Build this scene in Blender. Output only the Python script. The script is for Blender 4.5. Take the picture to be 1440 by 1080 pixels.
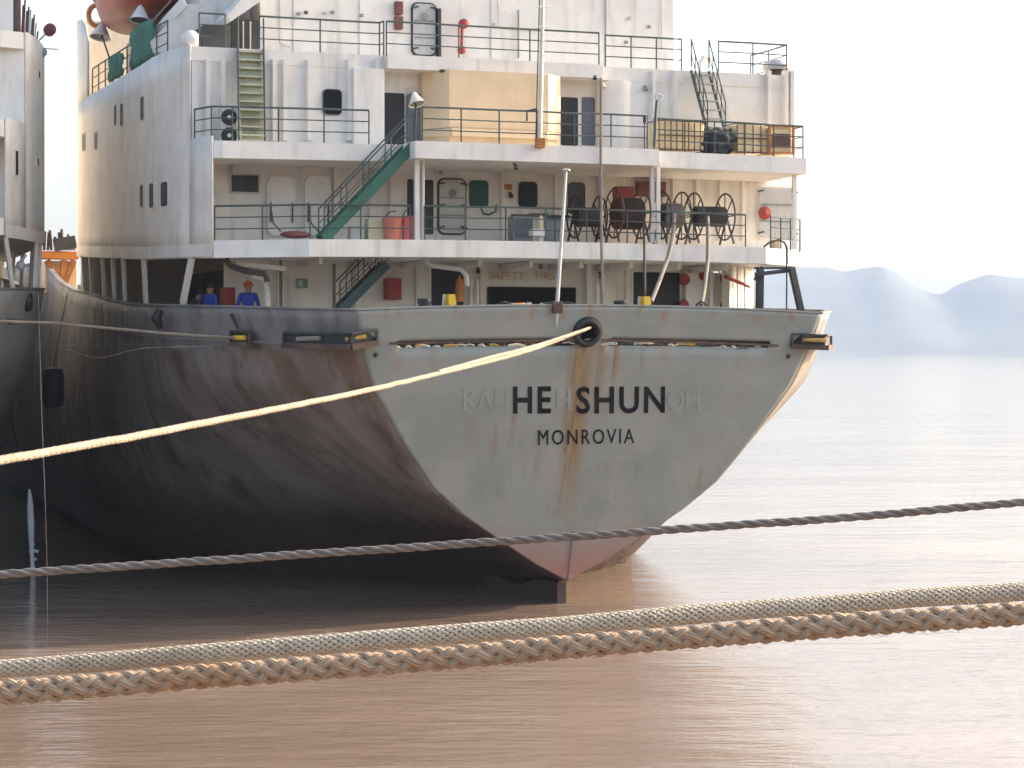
import bpy, bmesh, math, random
import numpy as np
from mathutils import Vector, Matrix
random.seed(7)
R = math.radians
sc = bpy.context.scene
for o in list(bpy.data.objects): bpy.data.objects.remove(o)

# ------------------------------------------------------------------ camera
CAM_H, F_PX, HORIZON = 7.4, 3000.0, 494.0
cam_d = bpy.data.cameras.new('camera'); cam = bpy.data.objects.new('camera', cam_d)
sc.collection.objects.link(cam); sc.camera = cam
cam.location = (0, 0, CAM_H); cam.rotation_euler = (R(90), 0, 0)
cam_d.sensor_width = 36; cam_d.lens = 36 * F_PX / 1440
cam_d.shift_y = -(540 - HORIZON) / 1440
cam_d.clip_start = 0.2; cam_d.clip_end = 90000

# ------------------------------------------------------------------ sky and sun
SUN_EL, SUN_AZ = 23.0, 66.0            # azimuth measured clockwise from the view direction (+Y)
world = bpy.data.worlds.new('World'); sc.world = world; world.use_nodes = True
wt = world.node_tree; wt.nodes.clear()
w_out = wt.nodes.new('ShaderNodeOutputWorld'); w_bg = wt.nodes.new('ShaderNodeBackground')
w_sky = wt.nodes.new('ShaderNodeTexSky'); w_sky.sky_type = 'NISHITA'; w_sky.sun_disc = False
w_sky.sun_elevation = R(SUN_EL); w_sky.sun_rotation = R(SUN_AZ)
w_sky.air_density = 1.0; w_sky.dust_density = 5.0; w_sky.ozone_density = 1.0
w_bg.inputs[1].default_value = 0.15
wt.links.new(w_sky.outputs[0], w_bg.inputs[0]); wt.links.new(w_bg.outputs[0], w_out.inputs[0])
sun_d = bpy.data.lights.new('sun', 'SUN'); sun_d.energy = 2.4; sun_d.angle = R(0.6); sun_d.color = (1, .88, .70)
sun = bpy.data.objects.new('sun', sun_d); sc.collection.objects.link(sun)
sdir = Vector((math.sin(R(SUN_AZ)) * math.cos(R(SUN_EL)), math.cos(R(SUN_AZ)) * math.cos(R(SUN_EL)), math.sin(R(SUN_EL))))
sun.rotation_euler = (-sdir).to_track_quat('-Z', 'Y').to_euler()
sun.location = sdir * 200
vs = sc.view_settings
vs.view_transform = 'Standard'; vs.look = 'None'; vs.gamma = 1; vs.use_curve_mapping = False
vs.exposure = 1.7
sc.cycles.use_denoising = True
sc.cycles.max_bounces = 6; sc.cycles.volume_bounces = 2
sc.cycles.sample_clamp_indirect = 8

# ------------------------------------------------------------------ ship frame: x starboard, y forward, z up from the water
YAW = R(20)
OX, OY = 2.4, 60.0
SHIP_M = Matrix.Translation((OX, OY, 0)) @ Matrix.Rotation(YAW, 4, 'Z')
INV = SHIP_M.inverted()
CL = INV @ Vector((0, 0, CAM_H))
def ray(px, py):
    return (INV.to_3x3() @ Vector(((px - 720) / F_PX, 1, (HORIZON - py) / F_PX)))
def P(px, py, b):                       # ship point seen at a pixel on the athwartships plane y = b
    d = ray(px, py); t = (b - CL.y) / d.y
    return CL + d * t
def PA(px, py, a):                      # same on a fore-and-aft plane x = a
    d = ray(px, py); t = (a - CL.x) / d.x
    return CL + d * t
def RC(x0, y0, x1, y1, b):              # pixel box -> a0, a1, z0, z1 on plane b
    xm, ym = (x0 + x1) / 2, (y0 + y1) / 2
    return P(x0, ym, b).x, P(x1, ym, b).x, P(xm, y1, b).z, P(xm, y0, b).z
def Wd(px, py, d):                      # world point at a pixel and a distance
    return Vector(((px - 720) / F_PX * d, d, CAM_H + (HORIZON - py) / F_PX * d))
def smooth(t): t = max(0, min(1, t)); return t * t * (3 - 2 * t)
def lerp(a, b, t): return a + (b - a) * t
def tab(x, T):
    if x <= T[0][0]: return T[0][1]
    for (x0, y0), (x1, y1) in zip(T, T[1:]):
        if x <= x1: return lerp(y0, y1, (x - x0) / (x1 - x0))
    return T[-1][1]

# ------------------------------------------------------------------ materials
MATS = {}
def nodes_of(name):
    m = bpy.data.materials.new(name); m.use_nodes = True
    nt = m.node_tree; bs = nt.nodes['Principled BSDF']
    MATS[name] = m
    return m, nt, bs
class N:
    def __init__(s, nt): s.nt = nt
    def new(s, t, **k):
        n = s.nt.nodes.new(t)
        for a, v in k.items(): setattr(n, a, v)
        return n
    def link(s, a, b): s.nt.links.new(a, b)
    def val(s, x, sock):
        if isinstance(x, (int, float)): sock.default_value = x
        else: s.link(x, sock)
    def math(s, op, a, b=0.0, c=None, clamp=False):
        n = s.new('ShaderNodeMath', operation=op, use_clamp=clamp)
        s.val(a, n.inputs[0]); s.val(b, n.inputs[1])
        if c is not None: s.val(c, n.inputs[2])
        return n.outputs[0]
    def rng(s, x, a, b, c=0.0, d=1.0):
        n = s.new('ShaderNodeMapRange', interpolation_type='SMOOTHSTEP')
        s.val(x, n.inputs[0])
        for i, v in zip((1, 2, 3, 4), (a, b, c, d)): n.inputs[i].default_value = v
        return n.outputs[0]
    def obj(s): return s.new('ShaderNodeTexCoord').outputs['Object']
    def xyz(s, v):
        n = s.new('ShaderNodeSeparateXYZ'); s.link(v, n.inputs[0]); return n.outputs
    def noise(s, v, scale, sxyz=(1, 1, 1), detail=5, rough=.55, off=(0, 0, 0)):
        mp = s.new('ShaderNodeMapping'); mp.inputs['Scale'].default_value = sxyz; mp.inputs['Location'].default_value = off
        s.link(v, mp.inputs[0])
        n = s.new('ShaderNodeTexNoise'); n.inputs['Scale'].default_value = scale
        n.inputs['Detail'].default_value = detail; n.inputs['Roughness'].default_value = rough
        s.link(mp.outputs[0], n.inputs['Vector']); return n.outputs['Fac']
    def mix(s, f, a, b):
        n = s.new('ShaderNodeMix', data_type='RGBA')
        s.val(f, n.inputs[0])
        for x, i in ((a, 6), (b, 7)):
            if isinstance(x, tuple): n.inputs[i].default_value = (*x, 1)
            else: s.link(x, n.inputs[i])
        return n.outputs[2]
    def bump(s, h, strength, dist, normal=None):
        n = s.new('ShaderNodeBump'); n.inputs['Strength'].default_value = strength; n.inputs['Distance'].default_value = dist
        s.link(h, n.inputs['Height'])
        if normal: s.link(normal, n.inputs['Normal'])
        return n.outputs[0]

def paint(name, col, rough=.5, var=.12, rust=0.0, grime=0.0, metal=0.0, bump=.0, scale=1.0, rustcol=(.16, .07, .03)):
    m, nt, bs = nodes_of(name); n = N(nt); v = n.obj()
    c = tuple(x * (1 - var) for x in col); d = tuple(min(1, x * (1 + var)) for x in col)
    out = n.mix(n.rng(n.noise(v, 1.3 * scale), .35, .65), c, d)
    if grime:
        g = n.rng(n.noise(v, 1.0 * scale, (2.2, 2.2, .22), 6, .6, (3, 1, 7)), .50, .74, 0, grime)
        out = n.mix(g, out, (.24, .20, .15))
    if rust:
        r1 = n.rng(n.noise(v, 1.5 * scale, (3, 3, .3), 7, .62, (11, 4, 2)), .62, .74, 0, rust)
        r2 = n.rng(n.noise(v, 6 * scale, (1, 1, .7), 5, .6, (5, 9, 2)), .66, .72, 0, rust)
        out = n.mix(n.math('MAXIMUM', r1, r2), out, rustcol)
    n.link(out, bs.inputs['Base Color'])
    bs.inputs['Roughness'].default_value = rough; bs.inputs['Metallic'].default_value = metal
    if bump: n.link(n.bump(n.noise(v, 2.0 * scale), bump, .02), bs.inputs['Normal'])
    return m
paint('white_paint', (.77, .725, .66), .45, .05, .2, .32, rustcol=(.33, .19, .09))
paint('shell_white', (.70, .635, .545), .5, .06, .18, .35, bump=.5, rustcol=(.35, .2, .09))
paint('wall_white', (.74, .69, .62), .5, .06, .30, .35, rustcol=(.30, .16, .08))
paint('rail_green', (.055, .078, .072), .5, .2, .5)
paint('stair_green', (.035, .13, .085), .5, .15, .15)
paint('dark_green', (.02, .05, .045), .5, .15, .15)
paint('tread_cream', (.50, .50, .36), .6, .1, .35)
paint('cream', (.72, .53, .33), .45, .05, .1, .15, rustcol=(.3, .17, .08))
paint('pole_cream', (.72, .66, .50), .45, .08, .5, rustcol=(.35, .17, .06))
paint('black', (.018, .017, .018), .55, .3, .2)
paint('dark', (.045, .042, .042), .6, .3, .25)
paint('interior_shade', (.05, .047, .045), .7, .3)  # near-black that puts the shade of passages and openings into the colour
paint('grey', (.24, .24, .235), .55, .12, .2, .2)
paint('grey_blue', (.12, .13, .15), .55, .12, .1)
paint('light_grey', (.50, .49, .46), .5, .08, .3, .3)
paint('red', (.33, .035, .03), .5, .15, .1)
paint('red_brown', (.15, .045, .038), .6, .2, .3)
paint('pink_tub', (.62, .20, .13), .5, .08)
paint('rosy_tub', (.60, .13, .11), .5, .08)
paint('cream_tub', (.62, .56, .36), .5, .08)
paint('orange', (.60, .20, .03), .45, .12, .1)
paint('lifeboat_orange', (.36, .05, .02), .4, .12, 0, .3)
paint('yellow', (.78, .50, .03), .45, .08, .2)
paint('yellow_worn', (.55, .36, .10), .55, .25, .7)
paint('rust_metal', (.10, .06, .045), .8, .35, .5)
paint('blue_overall', (.025, .05, .30), .85, .12)
paint('dark_cloth', (.03, .028, .035), .9, .2)
paint('hair', (.012, .01, .01), .7, .2)
paint('cap_orange', (.55, .13, .04), .7, .1)
paint('skin', (.30, .16, .10), .6, .08)
paint('tarp_green', (.04, .16, .10), .8, .2, 0, .2)
paint('tarp_black', (.03, .035, .04), .9, .3, bump=1.0, scale=3)
paint('plastic_ibc', (.88, .68, .38), .5, .1, 0, .3)
paint('rust_orange', (.45, .17, .05), .7, .25, .4)
paint('hose_grey', (.24, .20, .17), .8, .15)
paint('rope_dark', (.06, .052, .045), .9, .2)
paint('sign_green', (.18, .30, .24), .6, .15, 0, .4)
paint('foam', (.8, .82, .85), .3, .05)
paint('letter_black', (.012, .011, .016), .5, .3)
paint('letter_ghost', (.262, .298, .278), .55, .06)
paint('letter_orange', (.62, .36, .20), .7, .2)
paint('letter_worn', (.16, .13, .11), .7, .3)
MATS['letter_black'].node_tree.nodes['Principled BSDF'].inputs['Specular IOR Level'].default_value = .15
def glass(name, col, rough=.08):
    m, nt, bs = nodes_of(name); bs.inputs['Base Color'].default_value = (*col, 1)
    bs.inputs['Roughness'].default_value = rough; bs.inputs['IOR'].default_value = 1.25
    return m
glass('glass_dark', (.006, .007, .012)); glass('glass_green', (.015, .07, .055)); glass('glass_grey', (.09, .09, .095))

# ---- stern plate: worn grey paint, rust runs at their own places, faded red boot top
def hull_paint():
    m, nt, bs = nodes_of('transom_grey'); n = N(nt); v = n.obj(); x, y, z = n.xyz(v)
    base = n.mix(n.rng(n.noise(v, .55, detail=6), .35, .65), (.235, .258, .238), (.30, .302, .282))
    patch = n.rng(n.noise(v, .5, (1, 1, 1.6), 2, .3, (8, 2, 1)), .5, .53, 0, .35)
    base = n.mix(patch, base, (.275, .31, .29))
    fine = n.noise(v, 2.2, (4.5, 1, .22), 7, .62)
    fine2 = n.noise(v, 3.4, (3.0, 1, .35), 6, .65, (4, 0, 9))
    g = n.rng(fine2, .56, .72, 0, .55)
    low = n.rng(z, 6.2, 4.6)
    base = n.mix(n.math('MULTIPLY', g, low), base, (.20, .185, .16))
    acc = None
    for (px, w, y0, y1, s) in [(820, .55, 480, 770, 1.0), (868, .13, 486, 560, .9), (846, .30, 486, 600, .7), (905, .12, 486, 530, .5),
                               (722, .10, 585, 640, .7), (697, .12, 600, 660, .55), (760, .16, 600, 700, .35), (985, .14, 660, 700, .5),
                               (660, .3, 586, 650, .25), (935, .3, 486, 520, .3), (610, .2, 488, 560, .25), (560, .25, 488, 540, .25), (1040, .25, 490, 540, .2)]:
        p0 = on_transom(px, y0); p1 = on_transom(px, y1)
        dx = n.math('ABSOLUTE', n.math('SUBTRACT', n.math('ADD', x, n.math('MULTIPLY', n.math('SUBTRACT', fine2, .5), w * .9)), p0.x))
        mx = n.rng(dx, w, w * .15); mz = n.math('MULTIPLY', n.rng(z, p1.z, p1.z + (p0.z - p1.z) * .55), n.rng(z, p0.z + .12, p0.z - .05))
        k = n.math('MULTIPLY', n.math('MULTIPLY', mx, mz), s)
        acc = k if acc is None else n.math('MAXIMUM', acc, k)
    br = n.math('MULTIPLY', acc, n.rng(fine, .30, .62, .55, 1.0))
    rc = n.mix(n.rng(fine2, .4, .6), (.30, .165, .055), (.18, .115, .05))
    col = n.mix(n.math('MULTIPLY', br, .9), base, rc)
    speck = n.math('MULTIPLY', n.rng(n.noise(v, 3.2, (1.6, 1, .55), 5, .6, (2, 5, 5)), .69, .73, 0, .8), n.rng(z, 6.0, 5.2))
    col = n.mix(speck, col, (.10, .075, .05))
    top = n.math('MULTIPLY', n.rng(z, 8.1, 8.5), n.rng(n.noise(v, 1.6, (1.6, 1, .5), 6, .6, (7, 7, 0)), .5, .66, 0, .75))
    col = n.mix(top, col, (.26, .16, .09))
    wav = n.math('ADD', z, n.math('MULTIPLY', n.noise(v, .8, (1, 1, 1), 4), .9))
    red = n.rng(wav, 3.1, 1.35, 0, .85)
    col = n.mix(red, col, n.mix(n.noise(v, 3), (.38, .13, .095), (.34, .19, .155)))
    n.link(col, bs.inputs['Base Color']); bs.inputs['Roughness'].default_value = .5
    nb = n.bump(n.noise(v, .75, (1, 1, 1.3), 2), .35, .12)
    n.link(n.bump(n.math('ADD', fine, n.noise(v, 14)), .15, .01, nb), bs.inputs['Normal'])
    # ship's side: darker, rust washed, darkest towards the waterline
    m, nt, bs = nodes_of('side_paint'); n = N(nt); v = n.obj(); x, y, z = n.xyz(v)
    base = n.mix(n.rng(n.noise(v, .5, detail=6), .35, .65), (.185, .15, .13), (.265, .225, .20))
    st = n.rng(n.noise(v, 1.0, (.8, .8, .12), 7, .6, (1, 2, 3)), .5, .68, 0, .8)
    base = n.mix(st, base, (.10, .058, .036))
    up = n.rng(z, 7.35, 7.5)
    base = n.mix(up, base, n.mix(n.rng(n.noise(v, 1.2, (1, 1, .5)), .4, .66), (.235, .215, .205), (.16, .135, .12)))
    ru = None
    for (px, py, b0, w, zz) in [(465, 492, .9, .55, 2.6), (372, 490, 3.0, .5, 2.6), (520, 560, .3, .3, 1.5)]:
        q = P(px, py, b0)
        k = n.math('MULTIPLY', n.rng(n.math('ABSOLUTE', n.math('SUBTRACT', y, n.math('ADD', q.y, n.math('MULTIPLY', n.math('SUBTRACT', n.noise(v, 1.2), .5), 1.5)))), w, w * .3), n.math('MULTIPLY', n.rng(z, q.z - zz, q.z - zz * .2), n.rng(z, q.z + .1, q.z - .1)))
        k = n.math('MULTIPLY', k, n.math('LESS_THAN', x, 0.0))
        ru = k if ru is None else n.math('MAXIMUM', ru, k)
    base = n.mix(n.math('MULTIPLY', ru, .65), base, (.16, .085, .042))
    scr = n.rng(n.noise(v, 2.6, (1, .12, 1.6), 5, .7, (4, 4, 8)), .66, .70, 0, .35); base = n.mix(scr, base, (.30, .28, .26))
    run = n.rng(n.noise(v, 2.2, (2.2, 2.2, .10), 6, .65, (9, 3, 1)), .64, .68, 0, .6); base = n.mix(run, base, (.12, .06, .03))
    wav = n.math('ADD', z, n.math('MULTIPLY', n.noise(v, .8, detail=4), .8))
    base = n.mix(n.rng(wav, 4.0, 2.2, 0, .9), base, (.065, .035, .029))
    seam = n.math('MAXIMUM', n.rng(n.math('ABSOLUTE', n.math('SUBTRACT', n.math('FRACT', n.math('DIVIDE', y, 2.6)), .5)), .49, .498), n.rng(n.math('ABSOLUTE', n.math('SUBTRACT', n.math('FRACT', n.math('DIVIDE', z, 1.9)), .5)), .488, .498))
    frm = n.math('MULTIPLY', n.math('SINE', n.math('MULTIPLY', y, 6.2832 / .8)), n.noise(v, .35, off=(2, 2, 2)))
    n.link(base, bs.inputs['Base Color']); bs.inputs['Roughness'].default_value = .55
    n.link(n.bump(n.math('ADD', n.math('ADD', n.math('MULTIPLY', n.noise(v, .6, (1, 1, .8), 3), 4.0), n.math('MULTIPLY', seam, .15)), n.math('MULTIPLY', frm, .3)), .9, .05), bs.inputs['Normal'])

# ------------------------------------------------------------------ mesh building
COL = sc.collection
BASE = {}
class MB:
    def __init__(s): s.v = []; s.f = []
    def add(s, vs, fs):
        k = len(s.v); s.v += [tuple(p) for p in vs]; s.f += [tuple(i + k for i in f) for f in fs]; return s
    def box(s, x0, x1, y0, y1, z0, z1):
        x0, x1 = sorted((x0, x1)); y0, y1 = sorted((y0, y1)); z0, z1 = sorted((z0, z1))
        return s.add([(x, y, z) for z in (z0, z1) for y in (y0, y1) for x in (x0, x1)],
                     [(0, 2, 3, 1), (4, 5, 7, 6), (0, 1, 5, 4), (2, 6, 7, 3), (0, 4, 6, 2), (1, 3, 7, 5)])
    def rbox(s, x0, x1, y0, y1, z0, z1, r=.02):          # chamfered box
        x0, x1 = sorted((x0, x1)); y0, y1 = sorted((y0, y1)); z0, z1 = sorted((z0, z1))
        bm = bmesh.new(); bmesh.ops.create_cube(bm, size=1)
        for q in bm.verts: q.co = Vector((lerp(x0, x1, q.co.x + .5), lerp(y0, y1, q.co.y + .5), lerp(z0, z1, q.co.z + .5)))
        bmesh.ops.bevel(bm, geom=bm.edges[:], offset=r, segments=2, affect='EDGES', profile=.6)
        return s.frombm(bm)
    def frombm(s, bm, M=None):
        bm.verts.index_update()
        s.add([(M @ q.co if M else q.co) for q in bm.verts], [[q.index for q in f.verts] for f in bm.faces]); bm.free(); return s
    def beam(s, p, q, w, h=None, up=(0, 0, 1)):           # rectangular bar p -> q
        p, q = Vector(p), Vector(q); h = h or w; t = (q - p).normalized(); u = Vector(up)
        n1 = t.cross(u)
        if n1.length < 1e-4: n1 = t.cross(Vector((1, 0, 0)))
        n1.normalize(); n2 = n1.cross(t)
        c = [(n1 * w / 2 * i + n2 * h / 2 * j) for i, j in ((-1, -1), (1, -1), (1, 1), (-1, 1))]
        return s.add([p + k for k in c] + [q + k for k in c], [(0, 1, 5, 4), (1, 2, 6, 5), (2, 3, 7, 6), (3, 0, 4, 7), (3, 2, 1, 0), (4, 5, 6, 7)])
    def tube(s, path, r, n=6, closed=False):
        pts = [Vector(p) for p in path]; m = len(pts); vs = []
        rr = r if isinstance(r, (list, tuple)) else [r] * m
        ref = None
        for i, p in enumerate(pts):
            if closed: t = pts[(i + 1) % m] - pts[i - 1]
            else: t = pts[min(i + 1, m - 1)] - pts[max(i - 1, 0)]
            t.normalize()
            if ref is None: ref = Vector((0, 0, 1)) if abs(t.z) < .9 else Vector((1, 0, 0))
            n1 = (ref - t * ref.dot(t)).normalized(); ref = n1; n2 = t.cross(n1)
            vs += [p + (n1 * math.cos(a) + n2 * math.sin(a)) * rr[i] for a in [2 * math.pi * k / n for k in range(n)]]
        fs = [(i * n + k, i * n + (k + 1) % n, ((i + 1) % m) * n + (k + 1) % n, ((i + 1) % m) * n + k) for i in range(m if closed else m - 1) for k in range(n)]
        if not closed: fs += [tuple(range(n))[::-1], tuple((m - 1) * n + k for k in range(n))]
        return s.add(vs, fs)
    def lathe(s, prof, c, axis='z', n=16):                # prof: (radius, height)
        vs = []; fs = []; c = Vector(c)
        for r, h in prof:
            for k in range(n):
                a = 2 * math.pi * k / n; u, w = r * math.cos(a), r * math.sin(a)
                vs.append(c + Vector({'z': (u, w, h), 'x': (h, u, w), 'y': (w, h, u)}[axis]))
        for i in range(len(prof) - 1):
            for k in range(n): fs.append((i * n + k, i * n + (k + 1) % n, (i + 1) * n + (k + 1) % n, (i + 1) * n + k))
        if prof[0][0] > 1e-5: fs.append(tuple(range(n))[::-1])
        if prof[-1][0] > 1e-5: fs.append(tuple((len(prof) - 1) * n + k for k in range(n)))
        return s.add(vs, fs)
    def prism_b(s, poly, b0, b1):                         # poly in (x, z), pushed along y
        k = len(poly); return s.add([(x, b0, z) for x, z in poly] + [(x, b1, z) for x, z in poly],
            [tuple(range(k)), tuple(range(2 * k - 1, k - 1, -1))] + [(i, i + k, (i + 1) % k + k, (i + 1) % k) for i in range(k)])
    def prism_z(s, poly, z0, z1):                         # poly in (x, y) or (x, y, dz)
        k = len(poly); d = [p[2] if len(p) > 2 else 0 for p in poly]
        return s.add([(p[0], p[1], z0 + e) for p, e in zip(poly, d)] + [(p[0], p[1], z1 + e) for p, e in zip(poly, d)],
            [tuple(range(k))[::-1], tuple(range(k, 2 * k))] + [(i, (i + 1) % k, (i + 1) % k + k, i + k) for i in range(k)])
    def grid(s, rows):                                    # rows of equal length
        m = len(rows[0]); return s.add([p for r in rows for p in r],
            [(i * m + j, i * m + j + 1, (i + 1) * m + j + 1, (i + 1) * m + j) for i in range(len(rows) - 1) for j in range(m - 1)])
    def mesh(s, name, mat, off=Vector(), smooth=False):
        me = bpy.data.meshes.new(name); me.from_pydata([tuple(Vector(p) - off) for p in s.v], [], s.f)
        bm = bmesh.new(); bm.from_mesh(me); bmesh.ops.recalc_face_normals(bm, faces=bm.faces); bm.to_mesh(me); bm.free()
        me.materials.append(MATS[mat])
        if smooth:
            me.polygons.foreach_set('use_smooth', [True] * len(me.polygons))
            me.set_sharp_from_angle(angle=R(40))
        me.update(); return me
    def build(s, name, mat, parent=None, smooth=False):
        off = BASE.get(parent.name, Vector()) if parent else Vector()
        o = bpy.data.objects.new(name, s.mesh(name, mat, off, smooth)); COL.objects.link(o)
        if parent: o.parent = parent; BASE[o.name] = off.copy()
        return o
def inst(me, name, parent, loc):                          # shared mesh at a place (ship coordinates)
    o = bpy.data.objects.new(name, me); COL.objects.link(o); o.parent = parent
    o.location = Vector(loc) - BASE.get(parent.name, Vector()); BASE[o.name] = BASE.get(parent.name, Vector()).copy(); return o
def tag(o, label, cat, group=None, kind=None):
    o['label'] = label; o['category'] = cat
    if group: o['group'] = group
    if kind: o['kind'] = kind
    return o
def thing(name, base, label, cat, group=None, ship=True):  # Empty at the base of a thing; base in ship coordinates
    o = bpy.data.objects.new(name, None); COL.objects.link(o); o.empty_display_size = .3
    base = Vector(base)
    o.matrix_world = (SHIP_M @ Matrix.Translation(base)) if ship else Matrix.Translation(base)
    BASE[o.name] = base; return tag(o, label, cat, group)
def rrect(a0, a1, z0, z1, r, k=4):
    a0, a1 = sorted((a0, a1)); z0, z1 = sorted((z0, z1)); out = []
    for cx, cz, s in ((a1 - r, z0 + r, -90), (a1 - r, z1 - r, 0), (a0 + r, z1 - r, 90), (a0 + r, z0 + r, 180)):
        out += [(cx + r * math.cos(R(s + 90 * i / k)), cz + r * math.sin(R(s + 90 * i / k))) for i in range(k + 1)]
    return out

# ------------------------------------------------------------------ hull shape
def h(b):                                                 # half breadth at deck edge
    if b < 0: return 7.05
    if b < 10: return 7.05 + .75 * b - .0375 * b * b
    return 10.8 + .3 * smooth((b - 10) / 12) if b < 75 else lerp(11.1, 1.0, ((b - 75) / 35) ** 2)
BW = [(0, 8.50), (4.4, 8.66), (8, 8.76), (13, 8.9), (17, 9.15), (20, 9.43), (23.5, 9.62), (27.5, 10.1), (31, 10.84), (33, 11.0), (110, 12.5)]
def zt(b, a=None): return tab(b, BW)
RAKE = 2.3; Z_TIP = .73
TT = [(0, 0), (.073, .156), (.154, .298), (.262, .482), (.369, .624), (.53, .759), (.737, .908), (.87, .962), (1, 1)]
def rake_b(z): return RAKE * (8.5 - z) / (8.5 - Z_TIP)
def on_transom(px, py):
    d = ray(px, py); k = RAKE / (8.5 - Z_TIP)             # plane y + k z = k 8.5
    t = (k * 8.5 - CL.y - k * CL.z) / (d.y + k * d.z); return CL + d * t
def zk(b): return tab(b, [(0, Z_TIP), (3, .45), (6, .0), (9, -1.0), (13, -3), (18, -4.3), (120, -4.5)])
def full(u): return 1 - (1 - u) ** 5
CAMBER = .17
def section(b, nu=30):                                    # starboard points from keel to rail
    pts = []; w = smooth(b / 24)
    for i in range(nu + 1):
        u = (i / nu) ** 1.0
        hb = lerp(7.05 * tab(u, TT) + (h(b) - 7.05) * smooth((u - .12) / .68), h(b) * full(u), w)
        z = lerp(zk(b), zt(b), u); y = b + RAKE * (1 - u) * max(0, 1 - b / 12)
        pts.append(Vector((hb, y, z)))
    return pts
def hbz(b, z):
    u = (z - zk(b)) / (zt(b) - zk(b)); w = smooth(b / 24); return lerp(7.05 * tab(u, TT) + (h(b) - 7.05) * smooth((u - .12) / .68), h(b) * full(u), w)
hull_paint()

ship = thing('cargo_ship', (0, 0, 0), 'white and grey cargo ship with HE SHUN lettered across its grey stern', 'ship')
# side shells
bs_list = [0, .3, .7, 1.2, 1.8, 2.5, 3.2, 4, 5, 6, 7, 8, 9, 10, 12, 14, 16, 18, 20, 22, 24, 27, 31, 36, 44, 54, 64, 75, 85, 95, 104, 110]
mb = MB()
for s in (1, -1): mb.grid([[Vector((p.x * s, p.y, p.z)) for p in section(b)] for b in bs_list])
hull = mb.build('hull', 'side_paint', ship, True)
md = hull.modifiers.new('s', 'SOLIDIFY'); md.thickness = .05; md.offset = 0
# stern plate with freeing slots and a fairlead hole
HOLE = on_transom(826, 467)
def trow(u):
    z = lerp(Z_TIP, 8.5, u); hb = 7.05 * tab(u, TT); return z, hb
mb = MB(); us = [0, .03, .073, .11, .154, .2, .262, .31, .369, .42, .47, .53, .58, .63, .68, .73, .77, .80, .83]
SZ0, SZ1 = 7.47, 7.66
us += [(SZ0 - Z_TIP) / 7.77, (SZ1 - Z_TIP) / 7.77]; us += [u0 + .0 for u0 in np.linspace((SZ1 - Z_TIP) / 7.77 + .012, 1, 8)]
us = sorted(set(round(float(u), 5) for u in us))
cols = np.linspace(-1, 1, 97)
rows = []
for u in us:
    z, hb = trow(u)
    rows.append([Vector((hb * c, rake_b(z), z + CAMBER * max(0, (z - 6.5) / 2) * (1 - c * c))) for c in cols])
SLOT_Z = (SZ0, SZ1)
m = len(cols); vsx = [p for r in rows for p in r]; fsx = []
for i in range(len(rows) - 1):
    zm = (us[i] + us[i + 1]) / 2 * 7.77 + Z_TIP
    for j in range(m - 1):
        q = (rows[i][j] + rows[i + 1][j + 1]) / 2
        if SZ0 < zm < SZ1 and (-.87 < cols[j] < -.06 or .05 < cols[j] < .80): continue
        if (q - HOLE).length < .30: continue
        fsx.append((i * m + j, i * m + j + 1, (i + 1) * m + j + 1, (i + 1) * m + j))
tr = MB().add(vsx, fsx).build('stern_plate', 'transom_grey', ship, True)
md = tr.modifiers.new('s', 'SOLIDIFY'); md.thickness = .06; md.offset = 0
# rail caps
top_row = rows[-1]
mb = MB()
for p, q in zip(top_row[::4], top_row[4::4]): mb.beam(p + Vector((0, .05, .03)), q + Vector((0, .05, .03)), .20, .05)
mb.build('stern_rail_cap', 'transom_grey', ship)
for s in (1, -1):
    mb = MB(); cap = [Vector(((h(b) - .04) * s, b, zt(b) + .03)) for b in [x * .75 for x in range(0, 60)]]
    for p, q in zip(cap, cap[1:]): mb.beam(p, q, .2, .05)
    mb.build('side_rail_cap', 'side_paint', ship)
    mb = MB()                                             # welded seam line below the side rail
    cap = [Vector(((h(b) - .0) * s, b + .06, zt(b) - .95)) for b in [x * .75 for x in range(1, 30)]]
    for p, q in zip(cap, cap[1:]): mb.beam(p, q, .04, .035)
    mb.build('rubbing_bar', 'side_paint', ship)
# poop deck
POOP = 7.45
poly = [(hbz(b, 7.3) - .10, b + .36 * max(0, 1 - b / 12) + (.08 if b < .2 else 0)) for b in [.05, .5, 1, 2, 3, 4, 6, 8, 10, 14, 20, 30, 45, 60]]
mb = MB().prism_z(poly + [(-x, y) for x, y in poly[::-1]], POOP - .12, POOP); mb.build('poop_deck', 'grey', ship)
# keel seam and rudder
mb = MB().beam((0, RAKE - .50, 2.2), (0, RAKE - .03, .7), .02, .06); mb.build('stern_seam', 'transom_grey', ship)
mb = MB().prism_b([(-.14, -2), (.14, -2), (.14, .62), (-.14, .62)], 2.75, 6.2); mb.build('rudder', 'side_paint', ship)
mb = MB().beam((-.4, 6.2, .1), (-.4, 9, -.4), 1.0, 1.2); mb.build('skeg', 'side_paint', ship)
# fairlead ring in the stern plate
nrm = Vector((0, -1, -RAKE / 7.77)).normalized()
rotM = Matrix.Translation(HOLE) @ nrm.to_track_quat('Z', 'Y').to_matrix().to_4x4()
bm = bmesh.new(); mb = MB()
prof = [(.001, -.36), (.24, -.35), (.24, .02), (.27, .09), (.34, .11), (.42, .07), (.45, .0), (.45, -.02)]  # back closed in black, standing for the shade inside the hole
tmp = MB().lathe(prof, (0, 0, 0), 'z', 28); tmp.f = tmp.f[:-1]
mb.add([rotM @ Vector(p) for p in tmp.v], tmp.f); mb.build('fairlead_ring', 'black', ship, True)
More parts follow.
